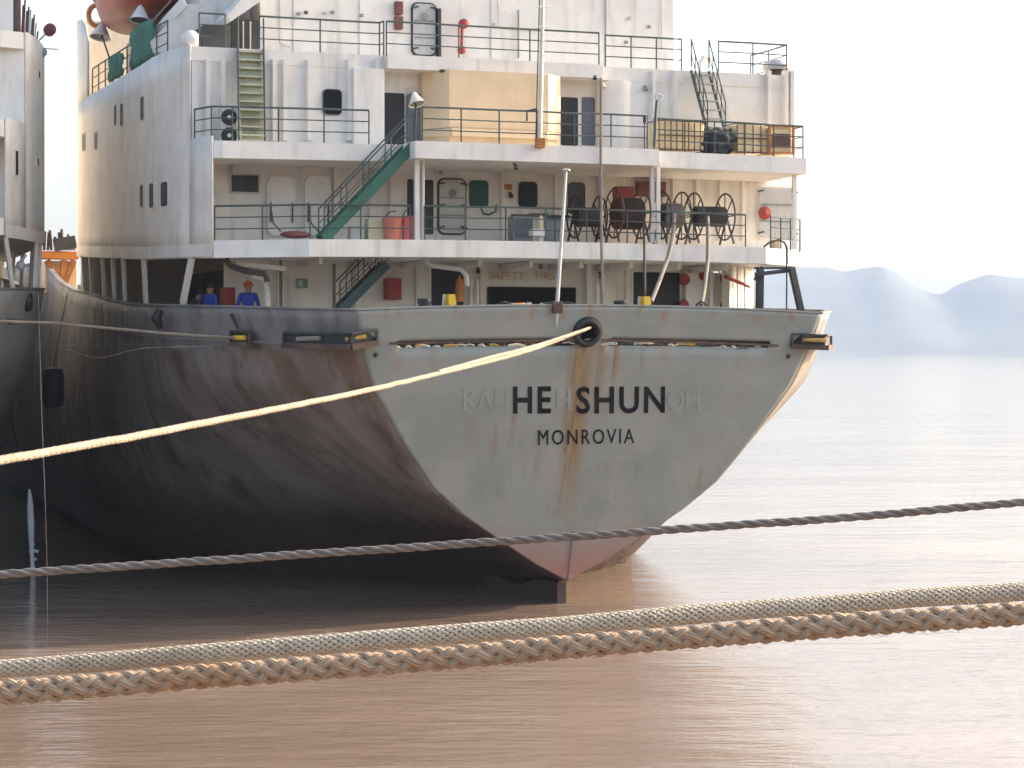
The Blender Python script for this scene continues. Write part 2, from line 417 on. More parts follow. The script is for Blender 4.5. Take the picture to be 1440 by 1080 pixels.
# debris in the freeing slots
for side, (x0, x1) in enumerate(((548, 812), (846, 1093))):
    n_ = 17
    for k in range(n_):
        px = lerp(x0, x1, (k + random.random() * .8) / n_); q = on_transom(px, tab(px, [(545, 489), (700, 484), (826, 483), (960, 485), (1095, 491)]) + random.uniform(-1, 2))
        ln = random.uniform(.06, .3)
        mb = MB(); mb.tube([q + Vector((-ln, .02, random.uniform(-.03, .03))), q + Vector((0, .0, .03)), q + Vector((ln, .03, random.uniform(-.04, .03)))], random.uniform(.02, .045), 6)
        mb.build('slot_debris', random.choice(['pole_cream', 'rust_metal', 'dark', 'yellow_worn', 'light_grey']), ship, True)
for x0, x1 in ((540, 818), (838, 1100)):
    p, q = on_transom(x0, 485), on_transom(x1, 487); MB().box(p.x, q.x, .62, .68, SZ0 - .3, SZ1 + .4).build('slot_shade_plate', 'interior_shade', ship)  # dark sheet standing in for the shade behind the slots
for x0, x1 in ((548, 812), (846, 1093)):
    mb = MB(); pts = [on_transom(lerp(x0, x1, t), tab(lerp(x0, x1, t), [(545, 483), (700, 479.5), (826, 478), (960, 480.5), (1095, 486)])) + Vector((0, -.03, 0)) for t in np.linspace(0, 1, 9)]
    for p, q in zip(pts, pts[1:]): mb.beam(p, q, .05, .06)
    mb.build('slot_lip', 'rust_metal', ship)

# ------------------------------------------------------------------ letters
def text_mesh(txt, size, bold=0.0, xs=1.0, space=1.0, ex=.006):
    cu = bpy.data.curves.new('t', 'FONT'); cu.body = txt; cu.size = size; cu.offset = bold; cu.extrude = ex
    cu.space_character = space; cu.align_x = 'LEFT'; cu.resolution_u = 3
    o = bpy.data.objects.new('t', cu); COL.objects.link(o); bpy.context.view_layer.update()
    dg = bpy.context.evaluated_depsgraph_get(); me = bpy.data.meshes.new_from_object(o.evaluated_get(dg))
    bpy.data.objects.remove(o); vs_ = [v.co.copy() for v in me.vertices]; fs = [tuple(p.vertices) for p in me.polygons]
    bpy.data.meshes.remove(me); return vs_, fs
def letters(txt, x0, x1, y0, y1, mat, where, name, bold=.0, parent=None, space=1.0, proud=.012):
    # fills the pixel box on a stern plane: where(px, py) -> ship point
    vs_, fs = text_mesh(txt, 1, bold, space=space)
    if not vs_: return
    mx0, mx1 = min(v.x for v in vs_), max(v.x for v in vs_); my0, my1 = min(v.y for v in vs_), max(v.y for v in vs_)
    c00, c10, c01 = where(x0, y1), where(x1, y1), where(x0, y0)
    ux, uy = c10 - c00, c01 - c00; ux.z = 0; nn = ux.cross(uy).normalized()
    out = [c00 + ux * ((v.x - mx0) / (mx1 - mx0)) + uy * ((v.y - my0) / (my1 - my0)) + nn * (v.z + .035 + proud) for v in vs_]
    return MB().add(out, fs).build(name, mat, parent or ship)
letters('HE', 721, 774, 543, 581, 'letter_black', on_transom, 'name_lettering', .02, space=1.15)
letters('SHUN', 810, 934, 543, 581.5, 'letter_black', on_transom, 'name_lettering', .02, space=1.15)
letters('MONROVIA', 756, 891, 604, 625, 'letter_black', on_transom, 'port_lettering', .0, space=1.25)
letters('КАП', 651, 714, 547, 576, 'letter_ghost', on_transom, 'old_lettering', .018, proud=.002)
letters('Н', 782, 802, 547, 576, 'letter_ghost', on_transom, 'old_lettering', .018, proud=.002)
letters('ОН', 938, 984, 547, 577, 'letter_ghost', on_transom, 'old_lettering', .018, proud=.002)

# ------------------------------------------------------------------ superstructure: decks
Z2, Z3, Z4 = 10.68, 13.54, 16.33
FB, W1, W2, W3, WR, W4 = 4.0, 8.0, 7.5, 6.3, 8.2, 8.6      # fascia line, poop wall, deck two wall, deck three wall, recess wall, casing wall
AC = 7.3                                                   # corner of the square part of the deck edge
def cam_(a): return -.08 * (a / 8.3) ** 2
def sidepts(b0, b1, n, s, inset=.03): return [((h(b) - inset) * s, b) for b in np.linspace(b0, b1, n)]
BEND = 22.6
aft = [(a, FB) for a in np.linspace(-AC, AC, 15)]
star = [(9.3, 5.2), (9.4, 9.6)] + sidepts(9.9, BEND, 10, 1)
port = sidepts(5.05, BEND, 12, -1)
poly = [(x, y, cam_(min(9, abs(x))) + max(0, tab(y, [(0, 0), (5, 0), (10, .13), (22, .73), (40, .9)]))) for x, y in aft + star + port[::-1]]
MB().prism_z(poly, Z2 - .50, Z2).build('upper_deck', 'white_paint', ship)
# deck three: left part set back for the stair, middle part projecting
aS, aM = P(584, 215, 3.7).x, P(927, 220, 3.7).x
poly = [(-9.6, 5.0), (aS - .03, 5.0), (aS, 3.7), (aM, 3.7), (aM + .02, 4.2), (8.8, 4.2), (8.85, 5.0), (9.2, 9.6)] + sidepts(9.9, BEND, 8, 1) + sidepts(5.05, BEND, 12, -1)[::-1]
MB().prism_z([(x, y, cam_(min(9, abs(x))) * .8) for x, y in poly], Z3 - .50, Z3).build('boat_deck', 'white_paint', ship)
# deck four (roof of the deck three house): with the recess roofed over
aL, aR2 = P(541, 100, W3).x, P(842, 100, W3).x
poly = [(-h(W3) + .03, W3), (aL, W3 + .02), (aL, W3 - .35), (aR2, W3 - .35), (aR2, W3 + .02), (9.35, W3), (9.35, 9.6)] + sidepts(9.9, BEND, 8, 1) + sidepts(W3, BEND, 12, -1)[::-1]
MB().prism_z([(x, y) for x, y in poly], Z4 - .42, Z4 + .0).build('bridge_deck', 'white_paint', ship)
# beams under deck two (seen from below)
for i, a in enumerate(np.linspace(-6.6, 6.6, 9)):
    MB().box(a - .06, a + .06, FB + 1.3, W1, Z2 - .72, Z2 - .53).build('deck_beam', 'wall_white', ship)

# ------------------------------------------------------------------ side shell plating (white)
def zlow(b): return tab(b, [(0, 10.12), (5, 10.12), (10, 10.25), (22, 10.85), (40, 11)])
for s in (-1, 1):
    b0 = 5.05 if s < 0 else 9.9
    mb = MB()
    if s < 0:
        bl = list(np.linspace(b0, W3 - .02, 4))
        mb.grid([[((h(b)) * s, b, lerp(zlow(b), Z3 + .06, t)) for t in np.linspace(0, 1, 5)] for b in bl])
    bl = list(np.linspace(max(b0, W3 - .02), BEND, 26))
    mb.grid([[((h(b)) * s, b, lerp(zlow(b), Z4 + .04, t)) for t in np.linspace(0, 1, 9)] for b in bl])
    o = mb.build('side_shell', 'shell_white', ship, True); md = o.modifiers.new('s', 'SOLIDIFY'); md.thickness = .05; md.offset = 0
    # forward wing wall rising above the bridge deck
    mb = MB(); mb.grid([[(h(b) * s, b, lerp(Z4 + .05, zz, t)) for t in np.linspace(0, 1, 5)] for b, zz in ((20.2, 18.3), (20.8, 19.0), (21.6, 19.3), (BEND, 19.4))])
    o = mb.build('wing_wall', 'shell_white', ship, True); md = o.modifiers.new('s', 'SOLIDIFY'); md.thickness = .05; md.offset = 0
    MB().box(min(2 * s, (h(22.5) - .1) * s), max(2 * s, (h(22.5) - .1) * s), BEND - .12, BEND, 7.5, 19.4).build('front_wall', 'shell_white', ship)
    # lower edge strake, a little proud
    mb = MB(); st = [Vector(((h(b) + .02) * s, b, zlow(b) + .18)) for b in np.linspace(b0, BEND, 20)]
    for p, q in zip(st, st[1:]): mb.beam(p, q, .05, .36)
    mb.build('shell_strake', 'shell_white', ship)
    # pillars between bulwark and shell
    for (bb, sl, w) in (((7.1, -.8, .42),) if s < 0 else ()) + ((11.3, 0, .28), (14.6, 0, .16), (16.3, 0, .14), (18.0, 0, .14), (20.3, 0, .12), (22.0, 0, .25)):
        p = Vector(((h(bb + sl * 0) - .14) * s, bb, zt(bb) + .04)); q = Vector(((h(bb + sl) - .07) * s, bb + sl, zlow(bb + sl) + .05))
        MB().beam(p, q, .12, w, up=(0, 1, 0)).build('side_pillar', 'shell_white', ship)
# port side windows
for (px, y0, y1, w) in ((232.5, 256, 290, .30), (214.5, 258, 292, .28), (200.5, 260, 291, .22), (201.5, 136, 169, .26), (172.5, 146, 177, .22), (163.5, 148, 176, .18), (119, 188, 212, .3), (136, 186, 210, .25)):
    lo, hi = 5.5, 22.4
    for _ in range(40):
        mid = (lo + hi) / 2; wp = SHIP_M @ Vector((-h(mid), mid, 12)); q = 720 + wp.x / wp.y * F_PX
        lo, hi = (mid, hi) if q > px else (lo, mid)
    bb = lo; wp = SHIP_M @ Vector((-h(bb), bb, 12)); z0, z1 = CAM_H + (HORIZON - y1) / F_PX * wp.y, CAM_H + (HORIZON - y0) / F_PX * wp.y
    tng = Vector((-(h(bb + .1) - h(bb - .1)) / .2, 1, 0)).normalized(); c = Vector((-h(bb), bb, 0))
    nrmw = Vector((-tng.y, tng.x, 0)); nrmw = nrmw if nrmw.x < 0 else -nrmw
    poly = rrect(-w, w, z0, z1, min(.1, w * .6))
    def wprism(w_, g, o0, o1):
        pl = rrect(-w_ , w_, z0 - g, z1 + g, min(.1, w * .6)); k = len(pl)
        f0 = [c + tng * u + nrmw * o0 + Vector((0, 0, z)) for u, z in pl]; f1 = [c + tng * u + nrmw * o1 + Vector((0, 0, z)) for u, z in pl]
        return MB().add(f0 + f1, [tuple(range(k)), tuple(range(2 * k - 1, k - 1, -1))] + [(i, i + k, (i + 1) % k + k, (i + 1) % k) for i in range(k)])
    fr = wprism(w + .05, .05, .0, .04).build('window', 'shell_white', ship); wprism(w, 0, .01, .045).build('pane', 'dark', fr)

# ------------------------------------------------------------------ athwartships walls
def wall(name, x0, x1, b, z0, z1, mat='wall_white', d=.08): return MB().box(x0, x1, b, b + d, z0, z1).build(name, mat, ship)
hw = wall('poop_wall', -8.9, 7.0, W1, POOP, Z2 - .5)
MB().box(-7.2, -7.1, W1, 22, POOP, Z2 - .5).build('passage_wall', 'interior_shade', ship)  # port wall coloured dark for the shade in the passage
MB().box(7.0, 7.1, W1 - .6, 22, POOP, Z2 - .5).build('passage_wall', 'wall_white', ship)
wall('deck_two_wall', -9.6, 9.2, W2, Z2 - .1, Z3 - .5)
w3l = wall('deck_three_wall', -h(W3) + .06, aL, W3 + .03, Z3 - .1, Z4 - .42, 'white_paint', .1)
w3r = wall('deck_three_wall', aR2 + .5, 9.3, W3 + .03, Z3 - .1, Z4 - .42, 'white_paint', .1)
wall('recess_wall', aL, aR2 + .6, WR, Z3 - .1, Z4 - .42)
MB().box(aL - .08, aL, W3 + .14, WR, Z3 - .1, Z4 - .42).build('recess_side_wall', 'white_paint', ship)
MB().box(9.2, 9.3, W3 + .14, BEND, Z3 - .1, Z4 - .42).build('starboard_wall', 'white_paint', ship)
# rounded corner of the starboard house
cx_, cr = P(872, 150, W3).x, .62
MB().lathe([(cr, Z3 - .1), (cr, Z4 - .43)], (cx_, W3 + .5, 0), 'z', 32).build('rounded_corner', 'white_paint', ship, True)
# casing above deck four
cl, crr = P(366, 40, W4).x, P(957, 40, W4).x
MB().prism_z([(cl, W4), (crr - .25, W4), (crr, W4 + .22), (crr, 20.4), (cl, 20.4)], Z4, 22.5).build('casing', 'white_paint', ship)
for px in (412, 505, 690, 851):                            # shallow vertical seams on the casing
    a = P(px, 40, W4).x; MB().box(a - .02, a + .02, W4 - .02, W4 + .01, Z4, 22).build('casing_seam', 'light_grey', ship)
# stiffeners
def stiff(px, y0, y1, b, w=.14, d=.16, mat='wall_white', parent=None):
    a = P(px, (y0 + y1) / 2, b).x; z0, z1 = P(px, y1, b).z, P(px, y0, b).z
    MB().add([(a - w / 2, b + .04, z0), (a - w * .3, b - d, z0), (a + w * .3, b - d, z0), (a + w / 2, b + .04, z0), (a - w / 2, b + .04, z1), (a - w * .3, b - d, z1), (a + w * .3, b - d, z1), (a + w / 2, b + .04, z1)],
             [(0, 1, 5, 4), (1, 2, 6, 5), (2, 3, 7, 6), (0, 3, 2, 1), (4, 5, 6, 7)]).build('stiffener', mat, parent or ship)
for px in (292, 313, 385, 400, 434, 491, 530): stiff(px, 84, 198, W3, .2, .13, 'white_paint')
for px in (918, 948, 1080, 1104, 1112): stiff(px, 100, 214, W3, .2, .14, 'white_paint')
for px in (470, 520, 548, 705, 780, 843, 945, 978, 1011, 1043): stiff(px, 232, 338, W2)
for px in (390, 500, 585, 675, 845, 880): stiff(px, 372, 434, W1, .1, .12)
# white box projecting at the end of the left wall (sunlit edge at the recess)
a0, a1, z0, z1 = RC(497, 80, 541, 200, W3 - .25); MB().rbox(a0, a1, W3 - .25, W3 + .02, Z3, Z4 - .43, .03).build('locker', 'white_paint', ship)

# ------------------------------------------------------------------ windows and doors on walls
def window(x0, y0, x1, y1, b, pane='glass_dark', fr='wall_white', r=.1, g=.05):
    a0, a1, z0, z1 = RC(x0, y0, x1, y1, b)
    mb = MB().prism_b(rrect(a0 - g, a1 + g, z0 - g, z1 + g, r + g), b - .05, b + .02); f = mb.build('window', fr, ship)
    MB().prism_b(rrect(a0, a1, z0, z1, r), b - .056, b - .01).build('pane', pane, f); return f
window(455, 127, 479, 160, W3, fr='dark', g=.03)
window(661, 255, 685, 290, W2, 'glass_green', 'dark', .1, .03); window(730, 257, 754, 291, W2, fr='dark', g=.03); window(800, 258, 821, 300, W2, 'glass_grey', 'dark', .1, .03)
window(686, 405, 808, 438, W1, 'glass_dark', 'dark', .03, .03)
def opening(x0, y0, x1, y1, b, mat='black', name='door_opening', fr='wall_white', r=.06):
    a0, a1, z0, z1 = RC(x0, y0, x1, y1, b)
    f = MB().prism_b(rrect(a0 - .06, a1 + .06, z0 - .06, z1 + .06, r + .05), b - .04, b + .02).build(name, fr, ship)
    MB().prism_b(rrect(a0, a1, z0, z1, r), b - .047, b).build('shade_panel', mat, f); return f  # flat panel coloured dark for the shade inside the opening
opening(537, 130, 569, 200, WR - 1.2 if False else W3 - .3, 'black') if False else None
opening(538, 131, 568, 203, W3 + .6, 'black')
opening(788, 137, 812, 205, W3 + .6, 'black'); opening(817, 137, 836, 205, W3 + .6, 'grey_blue')
MB().box(P(536, 160, W3 + .6).x - .1, P(600, 160, W3 + .6).x, W3 + .6, W3 + .68, Z3 - .1, Z4 - .42).build('recess_side_wall', 'white_paint', ship)
MB().box(P(785, 160, W3 + .6).x, P(850, 160, W3 + .6).x, W3 + .6, W3 + .68, Z3 - .1, Z4 - .42).build('recess_side_wall', 'white_paint', ship)
# open door leaf beside the recess door
a0, a1, z0, z1 = RC(572, 132, 596, 200, W3 + .45); MB().prism_b(rrect(a0, a1, z0, z1, .1), W3 + .40, W3 + .45).build('door', 'grey_blue', ship)
opening(572, 252, 581, 338, W2, 'black'); opening(596, 253, 609, 330, W2, 'dark')
opening(606, 376, 651, 440, W1, 'black'); opening(890, 383, 955, 440, W1, 'black')
opening(325, 247, 363, 270, W2, 'interior_shade', 'ventilator_opening', 'light_grey', .03)
a0, a1, z0, z1 = RC(322, 228, 364, 246, W2); MB().rbox(a0, a1, W2 - .5, W2, z0, z1, .03).build('ventilator_hood', 'light_grey', ship)
def wt_door(x0, y0, x1, y1, b, mat='light_grey', dogs=6, wheel=True, fr='dark', label=None):
    a0, a1, z0, z1 = RC(x0, y0, x1, y1, b); f = MB().prism_b(rrect(a0 - .05, a1 + .05, z0 - .05, z1 + .05, .2), b - .05, b).build('door', fr, ship)
    if label: f['label'] = label
    MB().prism_b(rrect(a0, a1, z0, z1, .17), b - .09, b - .01).build('door_leaf', mat, f)
    for i in range(dogs):
        z = lerp(z0 + .15, z1 - .15, (i // 2) / max(1, dogs // 2 - 1)); x = (a0, a1)[i % 2]; s = (1, -1)[i % 2]
        MB().beam((x - .06 * s, b - .12, z), (x + .16 * s, b - .12, z + .05), .04, .05).build('dog', 'dark', f)
    if wheel:
        c = ((a0 + a1) / 2, b - .12, lerp(z0, z1, .75)); MB().lathe([(.05, -.04), (.11, -.03), (.11, .02), (.05, .03)], c, 'y', 14).build('porthole', 'grey', f)
    for i in (.33, .66): MB().box(a0 + .05, a1 - .05, b - .11, b - .085, lerp(z0, z1, i) - .02, lerp(z0, z1, i) + .02).build('door_rib', 'grey', f)
    return f
wt_door(617, 253, 653, 328, W2)
wt_door(580, 6, 611, 77, W4, 'light_grey', 4)
wt_door(1066, 264, 1117, 335, W2, 'light_grey', 4, False, 'wall_white', 'pale door panel with a red patch on its hinge edge')
a0, a1, z0, z1 = RC(1064, 288, 1082, 312, W2); MB().lathe([(.02, -.1), (.22, -.06), (.22, 0), (.2, .02)], ((a0 + a1) / 2, W2 - .1, (z0 + z1) / 2), 'y', 12).build('red_disc', 'red', ship)
MB().box(P(613, 40, W4).x, P(617, 40, W4).x, W4 - .25, W4, Z4, 18.2).build('door_jamb', 'dark', ship)
for (x0, x1) in ((374, 414), (427, 464)):                  # two pale rounded hatch covers
    a0, a1, z0, z1 = RC(x0, 247, x1, 332, W2); f = MB().prism_b(rrect(a0, a1, z0, z1, .28, 6), W2 - .14, W2).build('hatch_cover', 'wall_white', ship, True)
    for u in (.12, .88): MB().tube([(lerp(a0, a1, u), W2 - .18, z0 + .4), (lerp(a0, a1, u), W2 - .2, z0 + 1.0)], .025).build('handle', 'dark', f)
    p = [(a0 + .05, W2 - .5, z0 + .7), (a0 + .08, W2 - .6, z0 + .35), (a0 + .3, W2 - .65, z0 + .1)]; MB().tube(p, .025).build('bracket_hook', 'rail_green', f)
# hatch board at the starboard poop with red corner pads
a0, a1, z0, z1 = RC(960, 384, 1024, 438, W1); f = MB().rbox(a0, a1, W1 - .25, W1 - .1, z0, z1, .03).build('hatch_board', 'white_paint', ship)
for px, py in ((963, 393), (990, 387), (1020, 392), (962, 430), (1020, 430)):
    q = P(px, py, W1 - .25); MB().lathe([(.02, -.07), (.17, -.05), (.19, 0), (.19, .04)], q, 'y', 14).build('red_pad', 'red', f, True)
# starboard end wall of the poop house, catching the sun
eA, eB = P(1026, 410, 7.0), P(1059, 410, 8.3)
MB().prism_z([(eA.x, 7.0), (eB.x, 8.3), (eB.x, 8.55), (eA.x - .15, 7.25)], POOP, Z2 - .5).build('end_wall', 'white_paint', ship)
for px, pb in ((1037, 7.2), (1047, 7.6)): q = P(px, 410, pb); MB().tube([(q.x, q.y, POOP), (q.x, q.y, Z2 - .5)], .035).build('vent_pipe', 'white_paint', ship)
q, q2 = P(1020, 389, 6.7), P(1054, 403, 7.0); MB().tube([q, q2], .06, 8).build('fire_pipe', 'red', ship)
letters('SAFETY', 687, 737, 382, 393, 'letter_orange', lambda x, y: P(x, y, W1 - .03), 'wall_lettering', .0, space=1.1)
letters('FIRST', 753, 789, 383, 393, 'letter_orange', lambda x, y: P(x, y, W1 - .03), 'wall_lettering', .0, space=1.1)
letters('HE SHUN', 953, 967, 146.5, 152, 'letter_worn', lambda x, y: P(x, y, W3 - .0), 'small_lettering', .01) if False else None

# ------------------------------------------------------------------ railings
POST = {}
def railing(pts, hgt=1.0, rails=3, step=1.15, mat='rail_green', r=.024, ends=True, top_r=None):
    base_pts = [Vector(p) for p in pts]; pts = [base_pts[0]]
    for p, q in zip(base_pts, base_pts[1:]):
        n = max(1, round((q - p).length / step)); pts += [p.lerp(q, k / n) + (Vector((0, random.gauss(0, .008), random.gauss(0, .008))) if k < n else Vector()) for k in range(1, n + 1)]
    step = 99
    root = MB().tube([p + Vector((0, 0, hgt)) for p in pts], top_r or r * 1.25, 6).build('railing', mat, ship, True)
    for k in range(1, rails):
        MB().tube([p + Vector((0, 0, hgt * k / rails)) for p in pts], r * .8, 5).build('rail', mat, root, True)
    key = (round(hgt, 2), r, mat)
    if key not in POST: POST[key] = MB().tube([(0, 0, -.03), (0, 0, hgt)], r, 6).mesh('post', mat)
    tot = 0
    for i, (p, q) in enumerate(zip(pts, pts[1:])):
        n = max(1, round((q - p).length / step))
        for k in range(0 if (i == 0 and ends) else 1, n + 1):
            if k == n and i == len(pts) - 2 and not ends: continue
            inst(POST[key], 'post', root, p.lerp(q, k / n))
    return root
def d2(a, b): return Vector((a, b, Z2 + cam_(min(9, abs(a)))))
def d3(a, b): return Vector((a, b, Z3 + .8 * cam_(min(9, abs(a)))))
railing([d2(-h(5.1) + .1, 5.15), d2(-AC + .05, FB + .08), d2(P(578, 330, FB).x, FB + .08)], step=1.25)
railing([d2(P(598, 330, FB).x, FB + .08), d2(0, FB + .08), d2(P(1050, 345, FB).x, FB + .08)], step=1.35)
railing([d2(P(1090, 345, FB).x, FB + .3), d2(9.0, 5.0)], step=.6)
railing([d3(-h(6.2) + .08, 6.15), d3(-h(5.3) + .1, 5.25), d3(-9.3, 5.08), d3(aS - 1.0, 5.08)], step=1.5)
railing([d3(aS + .25, 3.8), d3(aM - .35, 3.8)], step=1.1)
railing([d3(aM + .1, 4.3), d3(8.74, 4.3), d3(8.78, 5.0)], step=1.05)
def d4(a, b): return Vector((a, b, Z4))
railing([d4(P(366, 70, W3).x, W3 + .1), d4(P(535, 75, W3).x, W3 + .1), d4(P(537, 75, W3).x, W3 - .2)], step=1.6)
railing([d4(P(540, 78, W3).x, W3 - .25), d4(P(838, 90, W3).x, W3 - .25)], step=2.1)
railing([d4(P(853, 92, W3).x, W3 + .1), d4(P(960, 94, W3).x, W3 + .1)], step=.9)
railing([d4(P(1012, 96, W3).x, W3 + .1), d4(9.25, W3 + .1), d4(9.25, 9)], step=1.3)
railing([d4(-h(W3) + .3, W3 + .12), d4(P(318, 70, W3).x, W3 + .12)], step=1.0)
prt = railing([d4(-h(b) + .1, b) for b in np.linspace(8.2, 20, 11)], step=1.2)

# ------------------------------------------------------------------ stairs
def stair(p0, p1, width, n, mat, tmat, rail=True, wdir=(0, 1, 0), sw=.22, rh=.9, rmat=None, bars=4, closed=False):
    p0, p1 = Vector(p0), Vector(p1); w = Vector(wdir) * width
    root = MB().beam(p0, p1, .05, sw, up=(0, 0, 1)).build('stair', mat, ship)
    MB().beam(p0 + w, p1 + w, .05, sw).build('stringer', mat, root)
    for k in range(n):
        c = p0.lerp(p1, (k + .5) / n); t = (p1 - p0); t.z = 0
        e = t.normalized() * .12 if t.length > .05 else Vector((0, .12, 0))
        q = [c - e + w * .02, c + e + w * .02, c + e + w * .98, c - e + w * .98]
        MB().add([v + Vector((0, 0, dz)) for dz in (-.02, .02) for v in q], [(3, 2, 1, 0), (4, 5, 6, 7), (0, 1, 5, 4), (1, 2, 6, 5), (2, 3, 7, 6), (3, 0, 4, 7)]).build('tread', tmat, root)
    if rail:
        up = Vector((0, 0, rh))
        for o_ in (Vector(), w):
            MB().tube([p0 + o_ + up * .1, p0 + o_ + up * .95, p1 + o_ + up, p1 + o_ + up * .1], .024, 6).build('handrail', rmat or mat, root, True)
            MB().tube([p0 + o_ + up * .5, p1 + o_ + up * .5], .016, 5).build('handrail', rmat or mat, root, True)
            for k in range(1, bars):
                c = p0.lerp(p1, k / bars) + o_; MB().tube([c, c + up], .018, 5).build('baluster', rmat or mat, root)
    return root
# broad green stair deck two -> deck three, running athwartships in front of the set-back edge
stair(P(456, 336, 4.25), P(581, 205, 4.25) , .62, 12, 'stair_green', 'dark_green', True, (0, 1, 0), .30, .95, 'rail_green')
# lower stair poop -> deck two
stair(P(478, 438, 5.2), P(545, 371, 5.2), .62, 9, 'dark_green', 'dark_green', True, (0, 1, 0), .28, .9, 'dark')
MB().tube([P(470, 438, 5.0), P(470, 371, 5.0)], .05, 8).build('stanchion', 'dark', ship, True)
# port stair deck three -> bridge deck, seen from behind
p0, p1 = P(337, 201, 5.35), P(330, 82, W3 + .05); a0 = P(337, 200, 5.35).x
stair((a0, 5.45, Z3 + .03), (P(334, 84, W3).x, W3 - .05, Z4 + .02), P(373, 200, 5.4).x - a0, 11, 'rail_green', 'tread_cream', True, (1, 0, 0), .12, .9)
mb = MB()
for u in (0, 1): pass
aw0, aw1 = P(335, 150, W3 - .3).x, P(371, 150, W3 - .3).x
MB().add([(aw0 + .02, 5.62, Z3 + .05), (aw1 - .02, 5.62, Z3 + .05), (aw1 - .05, W3 + .0, Z4 - .05), (aw0 + .02, W3 + .0, Z4 - .05)], [(0, 1, 2, 3)]).build('stair_backing', 'tread_cream', ship)
# starboard stair deck three -> bridge deck
a0, a1 = P(1006, 176, 4.9).x, P(970, 98, W3 - .05).x
stair((P(995, 180, 5.3).x, 5.3, Z3 + .75), (P(972, 96, W3 - .1).x, W3 - .1, Z4), .62, 7, 'rail_green', 'light_grey', True, (1, 0, 0), .1, 1.0)

# ------------------------------------------------------------------ pillars, pipes, mast
def post(px, y0, y1, b, w, mat, name='deck_pillar', rnd=False):
    a = P(px, (y0 + y1) / 2, b).x; z0, z1 = P(px, y1, b).z, P(px, y0, b).z
    if rnd: return MB().tube([(a, b, z0), (a, b, z1)], w / 2, 10).build(name, mat, ship, True)
    return MB().box(a - w / 2, a + w / 2, b, b + w, z0, z1).build(name, mat, ship)
post(587, 224, 339, 4.25, .13, 'white_paint'); post(595, 224, 339, 4.5, .1, 'white_paint', rnd=True)
post(918, 229, 341, 4.3, .12, 'white_paint'); post(926.5, 231, 349, 4.2, .11, 'white_paint')
post(1118, 243, 350, 4.8, .12, 'white_paint')
post(662, 393, 438, W1 - .35, .14, 'white_paint', 'vent_pipe', True); post(671, 393, 438, W1 - .35, .14, 'white_paint', 'vent_pipe', True)
post(829, 368, 438, W1 - .3, .18, 'white_paint'); post(840, 398, 438, W1 - .6, .14, 'white_paint', 'vent_pipe', True)
post(1025, 365, 395, W1 - 1.0, .3, 'white_paint', 'vent_pipe', True)
q = [P(596, 364, 4.9), P(604, 373, 4.9), P(625, 376, 4.9), P(648, 379, 4.9), P(656, 388, 4.9), P(657, 402, 4.9)]
MB().tube(q, .075, 8).build('bent_pipe', 'light_grey', ship, True)
q = [P(317, 363, 5.4), P(324, 374, 5.4), P(345, 381, 5.4), P(372, 385, 5.4), P(376, 396, 5.4)]; MB().tube(q, .09, 8).build('bent_pipe', 'dark', ship, True)
MB().beam(P(330, 371, 5.6), P(400, 378, 5.6), .3, .14).build('hanging_beam', 'light_grey', ship)
MB().tube([P(352, 388, 6.5), P(372, 392, 6.5), P(376, 410, 6.5), P(377, 438, 6.5)], .09, 8).build('bent_pipe', 'wall_white', ship, True)
q = [P(675, 291, W2 - .15), P(680, 300, W2 - .15), P(688, 302, W2 - .15), P(697, 297, W2 - .15), P(698, 288, W2 - .15)]; MB().tube(q, .03, 6).build('hose_hook', 'rail_green', ship, True)
MB().tube([P(845, 110, 3.6), P(845, 245, 3.6), P(846, 350, 3.55), P(848, 438, 3.5)], .045, 6).build('hanging_pipe', 'hose_grey', ship, True)
# mast with rungs on the middle of deck three
m0, m1 = P(759, 200, 3.6), P(764, -40, 3.75)
mast = MB().tube([m0, m1], [.075, .055], 10).build('signal_mast', 'pole_cream', ship, True)
MB().tube([m0 + Vector((-.12, .02, 0)), m1 + Vector((-.09, .02, 0))], .018, 5).build('halyard', 'dark', mast)
for py in (175, 155, 130, 105, 88, 78, 68, 58, 48, 38, 26, 10, -5):
    q = P(763, py, 3.62); wdt = .22 if py in (38, 10) else .1
    MB().tube([q + Vector((-wdt * (.9 if py in (38, 10) else 0), 0, 0)), q + Vector((wdt, 0, 0))], .018, 5).build('rung', 'pole_cream', mast)
a0, a1, z0, z1 = RC(754, 194, 766, 208, 3.55); MB().rbox(a0, a1, 3.5, 3.68, z0, z1, .02).build('mast_foot', 'rust_orange', mast)
q = P(741, 170, 3.75); MB().tube([q, q + Vector((0, 0, .3)), q + Vector((.3, 0, .36))], .03).build('bracket', 'dark', mast)
# ensign staff on the stern rail
e0, e1 = on_transom(782, 458), P(796, 240, .5)
st = MB().tube([e0, P(783, 436, .0), e1], [.035, .06, .045], 8).build('ensign_staff', 'light_grey', ship, True)
MB().lathe([(.02, .06), (.13, .03), (.13, 0), (.03, -.02)], e1, 'z', 10).build('truck', 'light_grey', st, True)
MB().rbox(*(lambda r_: (r_[0], r_[1], -.12, .12, r_[2], r_[3]))(RC(776, 424, 790, 440, 0)), .02).build('staff_socket', 'rust_metal', st)
